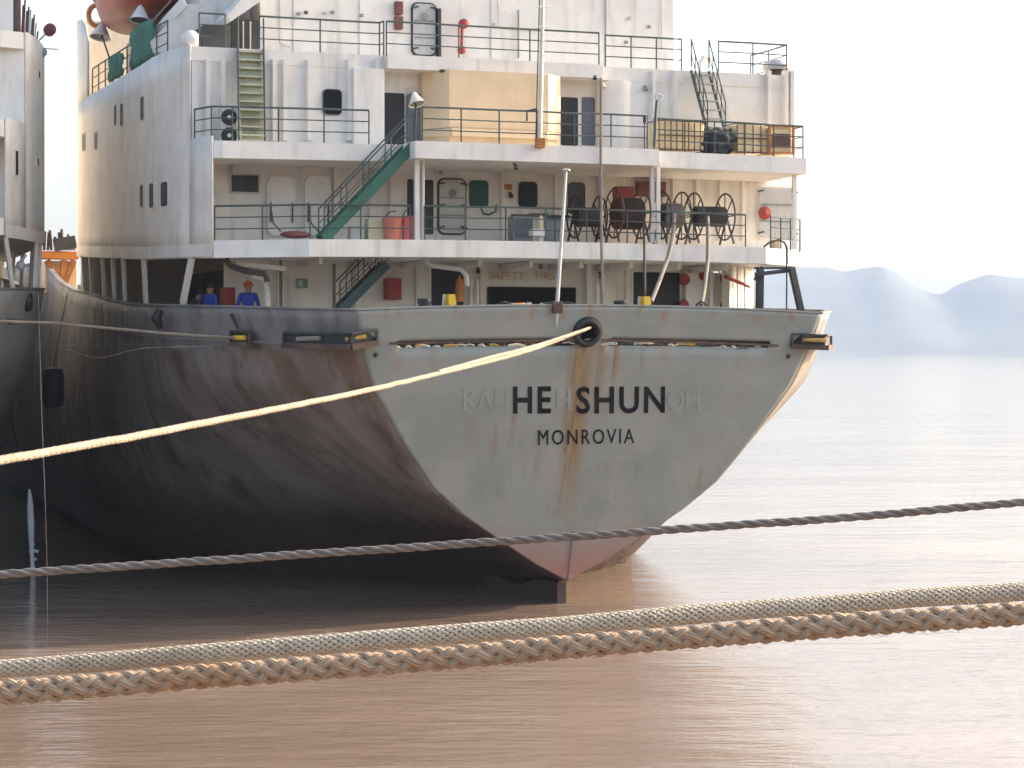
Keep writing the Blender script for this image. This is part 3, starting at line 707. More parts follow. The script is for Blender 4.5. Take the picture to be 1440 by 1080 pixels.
# starboard roller gantry
def bar(p, q, w, mat, name, parent=None): return MB().beam(p, q, w, w).build(name, mat, parent or ship)
g = bar(P(1068, 441, 1.6), P(1069, 378, 1.6), .18, 'dark', 'fairlead_gantry')
bar(P(1128, 445, 1.2), P(1113, 377, 1.2), .17, 'dark', 'gantry_leg', g); bar(P(1062, 386, 1.5), P(1112, 380, 1.3), .12, 'dark', 'gantry_beam', g)
bar(P(1062, 394, 2.5), P(1072, 376, 2.5), .1, 'dark', 'gantry_brace', g); bar(P(1060, 377, 2.0), P(1118, 377, 1.4), .06, 'dark', 'gantry_beam', g)
MB().tube([P(1106, 345, 1.4), P(1106.5, 400, 1.35), P(1106, 443, 1.3)], .025, 5).build('gantry_wire', 'rope_dark', g)
MB().tube([P(x, y, 3.9) for x, y in ((1074, 347), (1082, 341), (1095, 337), (1103, 341), (1107, 350), (1107, 372))], .03, 6).build('hose_loop', 'rope_dark', ship, True)
# chock fittings outside the bulwark
def chock(pts, roller, nm, pad, long_=.5):
    pts = [Vector(p) for p in pts]; root = MB()
    for p, q in zip(pts, pts[1:]): root.beam(p, q, .2, .14)
    c = root.build('mooring_chock', 'rust_metal', ship)
    up = Vector((0, 0, .36))
    fr = MB()
    tops = [p + up for p in pts]
    for p, q in zip(tops, tops[1:]): fr.beam(p, q, .12, .06)
    for p in (pts[0], pts[-1]): fr.beam(p, p + up, .1, .06)
    fr.build('chock_frame', 'dark', c)
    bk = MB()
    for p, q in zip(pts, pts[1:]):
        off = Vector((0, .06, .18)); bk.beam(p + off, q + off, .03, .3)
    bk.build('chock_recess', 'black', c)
    for (p, q, mt) in roller: MB().tube([p, q], .07, 8).build('roller', mt, c, True)
    return c
def hp(b, z, s=-1, o=.1): return Vector(((h(b) + o) * s, b, z))
zc = 7.56
c0, c1, c2 = hp(2.05, zc), hp(.0, zc - .05, -1, .08), on_transom(528, 482) + Vector((0, -.1, 0))
chock([c0, hp(1.0, zc - .02), hp(.05, zc - .05) + Vector((0, -.08, 0)), c2], [(hp(.9, zc + .2) + Vector((0, -.05, 0)), hp(1.6, zc + .17), 'hose_grey'), (hp(.2, zc + .16) + Vector((0, -.06, 0)), on_transom(513, 473) + Vector((0, -.12, 0)), 'yellow_worn')], 'p', 1)
chock([hp(4.05, zc + .05), hp(3.3, zc + .03)], [(hp(3.85, zc + .22) + Vector((-.05, 0, 0)), hp(3.4, zc + .22) + Vector((-.05, 0, 0)), 'yellow')], 'p', 1)
s0 = on_transom(1111, 487) + Vector((0, -.1, 0)); s1 = hp(.05, zc - .06, 1) + Vector((0, -.1, 0)); s2 = hp(1.6, zc - .02, 1)
chock([s0, s1, s2], [(s0 + Vector((.3, -.02, .2)), s1 + Vector((0, -.02, .22)), 'yellow_worn')], 's', 1)
MB().tube([on_transom(x, y) + Vector((0, -.16, 0)) for x, y in ((1124, 486), (1124, 476), (1130, 472), (1142, 474), (1152, 478), (1155, 484))], .04, 6).build('chock_ring', 'dark', ship, True)
for px, py in ((528, 499), (1108, 501)): q = on_transom(px, py); MB().lathe([(.03, -.06), (.07, -.03), (.08, .01)], q + Vector((0, -.02, 0)), 'y', 8).build('drain_stub', 'dark', ship)
MB().tube([P(231, 436, 7.6) + Vector((-.12, 0, 0)), P(229, 448, 7.6) + Vector((-.2, 0, 0)), P(233, 462, 7.6) + Vector((-.15, 0, 0))], [.12, .16, .08], 8).build('scupper', 'black', ship, True)
MB().tube([P(330, 441, 3.9) + Vector((-.1, 0, 0)), P(341, 463, 3.9) + Vector((-.12, 0, 0))], [.06, .03], 6).build('drain_mark', 'dark', ship, True)
q = on_transom(874, 787); MB().tube([q + Vector((.13 * math.cos(t), -.05, .09 * math.sin(t))) for t in np.linspace(0, 6.28, 15)[:-1]], .016, 5, True).build('ring_eye', 'dark', ship, True)
# lamp heads, casing fittings
def flood(px, py, b, s, dirv, mat='white_paint', name='floodlight', stalk=None):
    c = P(px, py, b); M = Matrix.Translation(c) @ Vector(dirv).to_track_quat('Z', 'Y').to_matrix().to_4x4()
    t = MB().lathe([(.05 * s, -.5 * s), (.14 * s, -.4 * s), (.45 * s, .2 * s), (.5 * s, .25 * s), (.42 * s, .24 * s), (.08 * s, -.3 * s)], (0, 0, 0), 'z', 16)
    o = MB().add([M @ Vector(p) for p in t.v], t.f).build(name, mat, ship, True)
    t = MB().lathe([(.42 * s, .2 * s), (.42 * s, .21 * s)], (0, 0, 0), 'z', 16); MB().add([M @ Vector(p) for p in t.v], t.f).build('lens', 'glass_grey', o)
    if stalk: MB().tube([c, Vector(stalk)], .03, 6).build('stalk', 'dark', o)
    return o
flood(585, 141, 3.9, .52, (.15, -.35, -1), 'pole_cream', stalk=P(583, 200, 3.9))
flood(197, 22, 12.2, .7, (-.1, -.2, -1)); flood(142, 46, 18, .75, (-.2, -.2, -1), stalk=P(156, 88, 16.5))
q = P(268, 56, W3 + .4); MB().lathe([(.28 * math.cos(t), .28 * math.sin(t)) for t in np.linspace(-1.5, 1.57, 12)], q, 'z', 20).build('satellite_dome', 'white_paint', ship, True)
MB().tube([(q.x, q.y, Z4), (q.x, q.y, q.z - .2)], .07, 8).build('dome_post', 'light_grey', ship, True)
MB().tube([P(924, 141, 4.25), P(922, 165, 4.25), P(920, 206, 4.25)], .05, 8).build('davit_post', 'rail_green', ship, True)
q = P(926, 137, 4.25); MB().tube([q + Vector((.1 * math.cos(t), 0, .1 * math.sin(t))) for t in np.linspace(0, 6.28, 13)[:-1]], .03, 6, True).build('davit_ring', 'light_grey', ship, True)
post(906.5, 162, 225, 3.75, .04, 'dark', 'hanging_hook', True); post(907, 164, 173, 3.7, .12, 'dark', 'hanging_hook', True)
for y0, y1 in ((2, 20), (23, 41)): a0, a1, z0, z1 = RC(556, y0, 566.5, y1, W4 - .15); MB().rbox(a0, a1, W4 - .2, W4, z0, z1, .02).build('alarm_box', 'red_brown', ship)
MB().tube([P(649, 76, W4 - .2), P(650, 34, W4 - .2)], .05, 8).build('fire_main', 'red', ship, True)
for px, py, w in ((651, 34, .16), (648.5, 71, .13)): q = P(px, py, W4 - .2); MB().lathe([(.03, -.2), (w, -.12), (w, .0), (.06, .1)], q, 'y', 10).build('hydrant_valve', 'red', ship, True)
post(729, 14, 82, W4 - .08, .06, 'grey', 'conduit', True); post(852, 0, 50, W4 - .08, .03, 'grey', 'conduit', True)
for px, py in ((419, 20), (430, 18), (456, 19), (467, 18), (885, 26), (912, 38), (695, 35), (880, 60), (508, 22)):
    q = P(px, py, W4); MB().rbox(q.x - .05, q.x + .05, W4 - .1, W4 + .01, q.z - .04, q.z + .05, .01).build('lug', random.choice(['light_grey', 'grey', 'rust_metal']), ship)
for pth in (((700, 0), (702, 40), (760, 44)), ((930, 0), (931, 70)), ((393, 0), (393, 60), (408, 66))):
    MB().tube([P(x, y, W4 - .04) for x, y in pth], .018, 5).build('cable_run', 'light_grey', ship)
for px, py, b_ in ((848, 118, W3 - .1), (836, 106, W3 - .3), (908, 122, W3 - .05), (725, 232, 3.75), (620, 240, W2 - .2), (845, 385, W1 - .3), (672, 378, W1 - .3), (760, 372, W1 - .2), (1019, 245, W2 - .1), (718, 272, W2 - .1)):
    q = P(px, py, b_); MB().tube([q + Vector((0, .15, .05)), q, q + Vector((0, -.05, -.12))], [.03, .05, .08], 8).build('deck_lamp', random.choice(['dark', 'light_grey', 'grey']), ship, True)
a0, a1, z0, z1 = RC(707, 259, 720, 267, W2); MB().box(a0, a1, W2 - .02, W2 + .01, z0, z1).build('notice_plate', 'rust_orange', ship)
# overhang and inclined ladder at the port bridge deck, dark-grey box put in for a dark opening
MB().prism_b([(P(x, y, 7.6).x, P(x, y, 7.6).z) for x, y in ((362, -25), (318, 22), (322, 32), (334, 24), (364, 3))], 7.4, 12).build('wing_overhang', 'white_paint', ship)
a0, a1, z0, z1 = RC(285, 36, 322, 72, 7.8); MB().rbox(a0, a1, 7.8, 9, z0, z1, .03).build('dark_box', 'dark', ship)
a0, a1, z0, z1 = RC(326, 28, 364, 80, 8.4); MB().box(a0, a1, 8.4, 8.5, z0, z1).build('alleyway_shade', 'interior_shade', ship)  # dark sheet for the shade in the opening under the overhang
for px in (342, 352): post(px, 30, 76, 8.3, .05, 'light_grey', 'conduit', True)
mb = MB(); i0, i1 = P(208, 60, 10.6), P(260, 2, 9.2); mb.beam(i0, i1, .06, .35); mb.build('inclined_ladder', 'white_paint', ship)
MB().tube([i0 + Vector((0, 0, .5)), i1 + Vector((0, 0, .5))], .03).build('handrail', 'grey', ship)
wing = MB().prism_b([(P(x, y, 9.6).x, P(x, y, 9.6).z) for x, y in ((262, 6), (212, 58), (215, 74), (300, 74), (300, 6))], 9.55, 9.7).build('ladder_screen', 'wall_white', ship)
a0, a1, z0, z1 = RC(150, 48, 230, 110, 20); MB().box(-9.75, -9.6, 12, 20.2, Z4, 18.3).build('boat_deck_screen', 'grey', ship)
MB().box(cl - 1.6, cl - .01, 9.9, 20.4, Z4, 22.5).build('casing_wing', 'white_paint', ship)
# ------------------------------------------------------------------ things on the decks
def cbox(x0, y0, x1, y1, b, d, mat, name, label, cat, group=None, r=.02):
    a0, a1, z0, z1 = RC(x0, y0, x1, y1, b); t = thing(name, ((a0 + a1) / 2, b + d / 2, z0), label, cat, group)
    MB().rbox(a0, a1, b, b + d, z0, z1, r).build('body', mat, t); return t, (a0, a1, z0, z1)
# cream deck locker in the recess (chamfered corners, plinth)
b0 = 5.6; pts = [(P(597, 150, W3 - .0).x, W3 + .2), (P(632, 150, b0).x, b0), (P(771, 150, b0).x, b0), (P(788, 150, b0 + .35).x, b0 + .35), (P(788, 150, b0 + .35).x, WR - .05), (P(597, 150, W3).x, WR - .05)]
t = thing('deck_locker', ((pts[1][0] + pts[2][0]) / 2, b0 + .8, Z3), 'large cream steel locker with chamfered corners in the recess of the third deck', 'locker')
MB().prism_z(pts, Z3 + .62, P(700, 101, b0).z).build('body', 'cream', t)
pl = [(x + (.06 if i in (1,) else -.06 if i in (2, 3) else 0), y - (.0 if i in (0, 4, 5) else .09)) for i, (x, y) in enumerate(pts)]
MB().prism_z(pl, Z3 + .36, Z3 + .60).build('ledge', 'cream', t)
MB().prism_z([(x * .995, y + .06) for x, y in pts], Z3, Z3 + .36).build('plinth', 'cream', t)
a0, a1, z0, z1 = RC(628, 95, 660, 98.5, b0 - .4); MB().box(a0, a1, 5.75, 5.9, z0, z1).build('lamp_bar', 'dark', ship)
# split air-conditioner units
t = thing('air_conditioner', P(322, 203, 5.7), 'stacked pair of fan units beside the port ladder', 'air conditioner')
a0, a1, z0, z1 = RC(311, 151, 333, 203, 5.75); MB().rbox(a0, a1, 5.75, 6.1, z0, z1, .02).build('casing', 'light_grey', t)
for py in (165, 190.5):
    q = P(322, py, 5.75); f = MB().lathe([(.2, -.03), (.235, -.02), (.235, .02)], q, 'y', 20).build('fan_guard', 'black', t, True); MB().lathe([(.01, -.06), (.06, -.05), (.06, 0)], q, 'y', 10).build('hub', 'white_paint', f)
# bulk containers, tarpaulin bundle and crate along the starboard rail
def ibc(x0, y0, x1, y1, b, label, nx, nz, grp='caged liquid containers at the starboard rail'):
    a0, a1, z0, z1 = RC(x0, y0, x1, y1, b); t = thing('bulk_container', ((a0 + a1) / 2, b + .5, z0), label, 'container', grp)
    MB().rbox(a0 + .04, a1 - .04, b + .06, b + .9, z0 + .05, z1 - .02, .08).build('bladder', 'plastic_ibc', t, True)
    for i in range(nx):
        x = lerp(a0 + .02, a1 - .02, i / (nx - 1)); MB().tube([(x, b, z0), (x, b, z1), (x, b + .95, z1)], .02, 5).build('cage_bar', 'rust_metal', t)
    for i in range(nz):
        z = lerp(z0 + .03, z1 - .02, i / (nz - 1)); MB().tube([(a0, b - .01, z), (a1, b - .01, z), (a1, b + .95, z)], .02, 5).build('cage_bar', 'rust_metal', t)
    return t
ibc(926, 170, 994, 212, 4.75, 'long caged yellowish container left of the black bundle', 9, 3)
ibc(1036, 174, 1082, 216, 4.75, 'caged pale container between the black bundle and the orange framed crate', 5, 3)
t = thing('tarpaulin_bundle', P(1014, 214, 4.6), 'crumpled black tarpaulin bundle at the foot of the starboard stair', 'tarpaulin')
a0, a1, z0, z1 = RC(994, 180, 1036, 214, 4.6); bm = bmesh.new(); bmesh.ops.create_icosphere(bm, subdivisions=4, radius=1)
from mathutils import noise as mnoise
for v in bm.verts:
    d = v.co.normalized(); k = 1 + .35 * mnoise.noise(d * 2.3 + Vector((3, 1, 2))) + .12 * mnoise.noise(d * 7)
    v.co = Vector(((a0 + a1) / 2 + (a1 - a0) * .52 * k * max(-.95, min(.95, d.x * 1.3)), 5.0 + .4 * d.y * k, (z0 + z1) / 2 + (z1 - z0) * .5 * k * max(-1, min(.95, d.z * 1.3))))
MB().frombm(bm).build('bundle', 'tarp_black', t, True)
t = thing('framed_crate', P(1098, 217, 4.6), 'rusty orange framed crate with a dark panel near the deck corner', 'crate')
a0, a1, z0, z1 = RC(1082, 177, 1116, 217, 4.6); MB().rbox(a0 + .05, a1 - .05, 4.66, 5.3, z0, z1 - .03, .02).build('body', 'plastic_ibc', t)
for (x, y, x_, y_) in ((a0, z0, a0, z1), (a1, z0, a1, z1), (a0, z1, a1, z1), (a0, z0 + .04, a1, z0 + .04)): MB().beam((x, 4.62, y), (x_, 4.62, y_), .07, .07).build('frame_bar', 'rust_orange', t)
q0, q1, q2, q3 = RC(1088, 188, 1112, 207, 4.55); MB().box(q0, q1, 4.56, 4.63, q2, q3).build('panel', 'rust_metal', t)
# mushroom ventilator and small davit on the bridge deck
q = P(1092, 97, W3 + .6); t = thing('mushroom_ventilator', (q.x, q.y, Z4), 'pale mushroom ventilator inside the bridge deck railing above the starboard corner', 'ventilator')
MB().lathe([(.22, 0), (.22, .3)], (q.x, q.y, Z4), 'z', 16).build('trunk', 'dark', t, True)
MB().lathe([(.46, .26), (.47, .38), (.36, .52), (.15, .58), (.01, .59)], (q.x, q.y, Z4), 'z', 20).build('cowl', 'light_grey', t, True)
q = P(985, 96, W3 + 1.5); t = thing('gooseneck_vent', (q.x, q.y, Z4), 'white gooseneck vent pipe behind the starboard stair head', 'vent pipe')
MB().tube([(q.x, q.y, Z4), (q.x, q.y, Z4 + .5), (q.x + .1, q.y, Z4 + .68), (q.x + .25, q.y, Z4 + .66), (q.x + .3, q.y, Z4 + .5)], .09, 10).build('pipe', 'white_paint', t, True)
# rope reels on deck two
def reel(px0, px1, ytop, ybot, b, fm, rm, label, wound=.72, spokes=8):
    a0, a1, z0, z1 = RC(px0, ytop, px1, ybot, b); rad = (z1 - z0) * .46; cz = z1 - rad; t = thing('rope_reel', ((a0 + a1) / 2, b, z0), label, 'rope reel', 'rope reels along the second deck rail')
    a0 += rad * .12; a1 -= rad * .12
    nt_ = int((a1 - a0 - .06) / .05); MB().lathe([(rad * wound * (1.0 + (.05 if k % 2 else 0)), lerp(a0 + .03, a1 - .03, k / (2 * nt_))) for k in range(2 * nt_ + 1)], (0, b, cz), 'x', 24).build('wound_rope', rm, t, True)
    for a in (a0, a1):
        ring = [(a, b + rad * math.cos(u), cz + rad * math.sin(u)) for u in np.linspace(0, 2 * math.pi, 25)[:-1]]
        f = MB().tube(ring, .03, 6, True).build('flange', fm, t, True)
        for k in range(spokes):
            u = 2 * math.pi * k / spokes; MB().tube([(a, b, cz), (a, b + rad * math.cos(u), cz + rad * math.sin(u))], .02, 5).build('spoke', fm, f)
        for s in (-1, 1): MB().beam((a + .06 * (1 if a == a1 else -1), b + s * rad * .7, z0), (a + .06 * (1 if a == a1 else -1), b, cz), .05, .05).build('stand_leg', fm, t)
    MB().tube([(a0 - .12, b, cz), (a1 + .12, b, cz)], .04, 8).build('axle', 'dark', t, True); return t
reel(805, 846, 276, 340, 5.0, 'black', 'rope_dark', 'small black spoked reel nearest the ensign staff', .45)
reel(860, 905, 266, 341, 5.0, 'red_brown', 'rust_metal', 'big red-brown reel wound full of dark rope', .62)
reel(927, 962, 270, 342, 5.0, 'dark', 'hose_grey', 'dark reel of grey hose just right of the white pillar', .5)
reel(972, 1023, 272, 343, 5.0, 'dark', 'rope_dark', 'dark wide reel furthest to starboard, half wound', .42)
t, _ = cbox(868, 262, 892, 285, 6.0, .4, 'red', 'hose_cabinet', 'red box behind the big red-brown reel', 'cabinet')
t, _ = cbox(898, 255, 937, 276, W2 - .3, .25, 'red_brown', 'hose_cabinet', 'dull red box on the wall behind the white pillars', 'cabinet')
for lab, pts_, r_, m_ in (('thin dark line hanging from the red-brown reel to the yellow bollard', ((904, 300, 4.6), (906, 340, 3.9), (906.5, 380, 3.2), (907, 424, 2.6)), .04, 'rope_dark'),
                          ('grey hose slanting down from the grey reel to the yellow bollard', ((948, 300, 4.5), (947, 330, 3.9), (940, 360, 3.6), (927, 396, 3.0), (916, 424, 2.4)), .065, 'hose_grey'),
                          ('grey hose hanging from the starboard reel to the stern rail', ((995, 305, 4.5), (996, 340, 3.9), (995, 370, 3.5), (990, 410, 2.9), (985, 434, 2.4)), .06, 'hose_grey')):
    o = thing('hanging_hose', P(*pts_[-1]), lab, 'hose'); MB().tube([P(*p) for p in pts_], r_, 8).build('hose', m_, o, True)
q = [P(x, y, 2.4) for x, y in ((976, 436), (980, 428), (986, 424), (993, 428), (1000, 434), (996, 440), (986, 438), (982, 432), (988, 428))]
o = thing('rope_coil', q[0], 'loose dark coil of rope on the stern rail under the hanging hose', 'rope'); MB().tube(q, .035, 6).build('coil', 'rope_dark', o, True)
# winch pedestal and box
t, _ = cbox(722, 304, 750, 340, 5.2, .5, 'grey', 'deck_machine', 'grey steel machine box beside the white pedestal on the second deck', 'machine')
a0, a1, z0, z1 = RC(722, 304, 750, 340, 5.2); MB().box(a0 + .05, a1 - .05, 5.15, 5.2, z0 + .15, z1 - .12).build('panel', 'grey_blue', t); MB().beam((a0 - .05, 5.25, z1 + .02), (a1 + 1.2, 5.25, z1 + .02), .08, .08).build('top_bar', 'dark', t)
t = thing('pedestal_fairlead', P(759, 340, 4.6), 'white pedestal with a rope guide at the second deck rail', 'fairlead')
a0, a1, z0, z1 = RC(748, 322, 766, 332, 4.6); MB().rbox(a0, a1, 4.5, 4.9, z0, z1, .03).build('block', 'white_paint', t)
q = P(759, 340, 4.7); MB().tube([q, q + Vector((0, 0, .25))], .09, 10).build('pedestal', 'light_grey', t, True)
q = P(760, 322, 4.7); MB().tube([q, q + Vector((0, 0, .4))], .07, 10).build('guide_post', 'cream_tub', t, True); MB().beam(q + Vector((-.35, 0, .42)), q + Vector((.25, 0, .42)), .1, .1).build('cross_bar', 'dark', t)
for px in (773, 787): a0, a1, z0, z1 = RC(px - 6, 305, px + 6, 340, 5.3); MB().box(a0, a1, 5.3, 5.4, z0, z1).build('guard_plate', 'grey', ship)
# tubs and boxes on deck two
def tub(px, y0, y1, w, b, mat, label, n=18, top=1.12):
    q = P(px, y1, b); hh = P(px, y0, b).z - q.z; r_ = w / 47 / 2; t = thing('tub', q, label, 'tub', 'plastic tubs on the second deck')
    MB().lathe([(r_ * .85, 0), (r_ * top * .96, hh), (r_ * top, hh), (r_ * top, hh - .04), (r_ * .8, hh - .06), (r_ * .75, .05), (.01, .05)], q, 'z', n).build('shell', mat, t, True)
    MB().tube([q + Vector((-r_, 0, hh * .9)), q + Vector((-r_ * .5, -.1, hh + .15)), q + Vector((r_ * .4, 0, hh + .2))], .02, 5).build('handle', 'dark', t)
tub(552, 306, 338, 26, 4.6, 'pink_tub', 'wide salmon pink tub left of the white pillar'); tub(573, 304, 338, 18, 4.5, 'rosy_tub', 'narrower red-pink tub touching the white pillar', top=.85)
t, _ = cbox(518, 308, 541, 337, 4.7, .4, 'cream_tub', 'storage_box', 'pale yellow box beside the salmon pink tub', 'box')
t, _ = cbox(493, 318, 510, 337, 4.8, .35, 'light_grey', 'storage_box', 'grey-white box under the green stair', 'box')
q = P(416, 334, 4.5); t = thing('float', q, 'flat red float lying on the deck edge by the green stair', 'float')
bm = bmesh.new(); bmesh.ops.create_uvsphere(bm, u_segments=16, v_segments=8, radius=1)
for v in bm.verts: v.co = q + Vector((v.co.x * .48, v.co.y * .2, .08 + v.co.z * .11))
MB().frombm(bm).build('body', 'red_brown', t, True)
q = P(385, 300, 4.4)
# red cabinets, sign, orange cylinder on the poop
t, r_ = cbox(312, 404, 331, 436, 7.4, .35, 'red', 'fire_cabinet', 'red cabinet between the two blue-clad workers', 'cabinet'); MB().box(r_[0] + .05, r_[1] - .05, 7.37, 7.4, r_[2] + .08, r_[3] - .06).build('door', 'red', t)
t, r_ = cbox(543, 391, 565, 421, W1 - .3, .3, 'red', 'fire_cabinet', 'red cabinet hung on the poop wall right of the lower stair', 'cabinet'); MB().box(r_[0] + .05, r_[1] - .05, W1 - .33, W1 - .3, r_[2] + .06, r_[3] - .06).build('door', 'red', t)
t, r_ = cbox(417, 392, 433, 405, W1 - .06, .05, 'sign_green', 'wall_sign', 'faded green notice on the white poop wall', 'sign'); MB().box(r_[0] + .05, r_[0] + .2, W1 - .07, W1 - .06, r_[2] + .05, r_[3] - .05).build('print', 'light_grey', t)
q = P(646, 424, W1 - .8); t = thing('gas_cylinder', q, 'orange gas cylinder beside the dark poop doorway', 'cylinder')
MB().lathe([(.12, 0), (.13, .05), (.13, .55), (.1, .68), (.04, .74), (.04, .8)], q, 'z', 14).build('body', 'orange', t, True); MB().lathe([(.05, .8), (.06, .86), (.01, .9)], q, 'z', 8).build('valve', 'rust_metal', t)
# yellow mooring bollards with open frames
def bollard(px, y0, y1, b, label, grp='yellow topped bollards behind the stern rail', w=.30):
    q = P(px, y1, b); top = P(px, y0, b).z; t = thing('mooring_bollard', (q.x, q.y, POOP), label, 'bollard', grp); hh = top - POOP
    MB().add([(q.x - w * .35, b - .15, top), (q.x + w * .25, b - .15, top), (q.x + w * .25, b + .2, top), (q.x - w * .35, b + .2, top), (q.x - w * .45, b - .18, POOP), (q.x + w * 1.0, b - .18, POOP), (q.x + w * 1.0, b + .25, POOP), (q.x - w * .45, b + .25, POOP)],
        [(0, 1, 2, 3), (0, 4, 5, 1), (1, 5, 6, 2), (2, 6, 7, 3), (3, 7, 4, 0), (7, 6, 5, 4)]).build('cheek_plate', 'yellow', t)
    MB().lathe([(.16, 0), (.16, hh * .8), (.2, hh * .85), (.2, hh * .92)], (q.x - .75, b + .1, POOP), 'z', 14).build('drum', 'dark', t, True)
    MB().beam((q.x - .35, b, POOP), (q.x - .2, b, top), .06, .06).build('strut', 'light_grey', t)
    return t
bollard(634, 414, 438, 1.3, 'yellow cheeked bollard behind the stern rail near the SAFETY lettering'); bollard(908, 417, 438, 1.3, 'yellow cheeked bollard under the hanging hoses')
t = thing('rope_heap', P(735, 438, 1.0), 'heap of dark rope showing over the stern rail below the wide window', 'rope')
for k in range(7):
    c = P(random.uniform(700, 800), random.uniform(432, 437), random.uniform(.8, 1.6)); rr = random.uniform(.25, .5)
    MB().tube([c + Vector((rr * math.cos(u), .3 * math.sin(u), .10 * math.sin(u * 2 + k) + .05)) for u in np.linspace(0, 6.28, 17)[:-1]], .045, 6, True).build('turn', random.choice(['rope_dark', 'hose_grey', 'rope_dark']), t, True)
a0, a1, z0, z1 = RC(723, 426, 746, 432, 1.2); t = thing('buoy', P(735, 434, 1.2), 'small orange and white float on the rope heap at the stern rail', 'buoy'); MB().tube([(a0, 1.2, z0 + .05), ((a0 + a1) / 2, 1.2, z0 + .07)], .06, 8).build('float', 'orange', t, True); MB().tube([((a0 + a1) / 2 + .01, 1.2, z0 + .07), (a1, 1.2, z0 + .03)], .055, 8).build('tip', 'white_paint', t, True)
# lifeboat, davit, ring, canvas
q = (-10.1, 15.6, 18.1); t = thing('lifeboat', q, 'orange-red enclosed lifeboat hanging on the port boat deck', 'lifeboat')
bm = bmesh.new(); bmesh.ops.create_uvsphere(bm, u_segments=28, v_segments=16, radius=1)
for v in bm.verts:
    x, y, z = v.co; zz = z if z > 0 else -abs(z) ** .8
    v.co = Vector((q[0] + x * 1.35 * (1 - .15 * y * y), q[1] + y * 4.3, q[2] + 1.35 + (zz * 1.35 if zz < 0 else zz * 1.3)))
MB().frombm(bm).build('hull', 'lifeboat_orange', t, True)
MB().tube([(q[0] - 1.36 * math.cos(u) * 1, q[1] + 4.35 * math.sin(u), q[2] + 1.35) for u in np.linspace(-1.5, 1.5, 15)], .06, 6).build('fender_strip', 'light_grey', t)
for bb in (13.4, 18.4): MB().beam((-8.2, bb, Z4), (-8.5, bb, 21.2), .2, .25).build('davit_arm', 'white_paint', ship); MB().beam((-8.5, bb + .01, 21.2), (-10.2, bb, 21.4), .2, .25).build('davit_head', 'white_paint', ship)
q = P(136, 22, 19.2); t = thing('life_ring', q, 'orange life ring at the forward end of the port boat deck', 'life ring')
MB().tube([q + Vector((.28 * math.cos(u), 0, .36 * math.sin(u))) for u in np.linspace(0, 6.283, 21)[:-1]], .09, 8, True).build('ring', 'orange', t, True)
for u in (.8, 2.3, 3.9, 5.5): c = q + Vector((.28 * math.cos(u), 0, .36 * math.sin(u))); MB().lathe([(.1, -.05), (.1, .05)], c, 'y', 8).build('band', 'white_paint', t)
def canvas(b0, b1, z1, lab):
    t = thing('canvas_cover', (-h((b0 + b1) / 2) + .05, (b0 + b1) / 2, Z4), lab, 'canvas', 'green canvas covers on the port railing')
    rows_ = [[(-h(b) + .02 - .06 * math.sin(b * 9 + k * 2) * (1 - abs(k / 5 - .5)), b, lerp(Z4 + .1, z1 - .25 * abs((b - b0) / (b1 - b0) - .6), k / 5)) for b in np.linspace(b0, b1, 14)] for k in range(6)]
    o = MB().grid(rows_).build('sheet', 'tarp_green', t, True); md = o.modifiers.new('s', 'SOLIDIFY'); md.thickness = .03
canvas(9.6, 13.2, 17.75, 'larger green canvas cover hung on the port boat deck railing'); canvas(14.3, 16.6, 17.3, 'smaller green canvas cover further forward on the port railing')

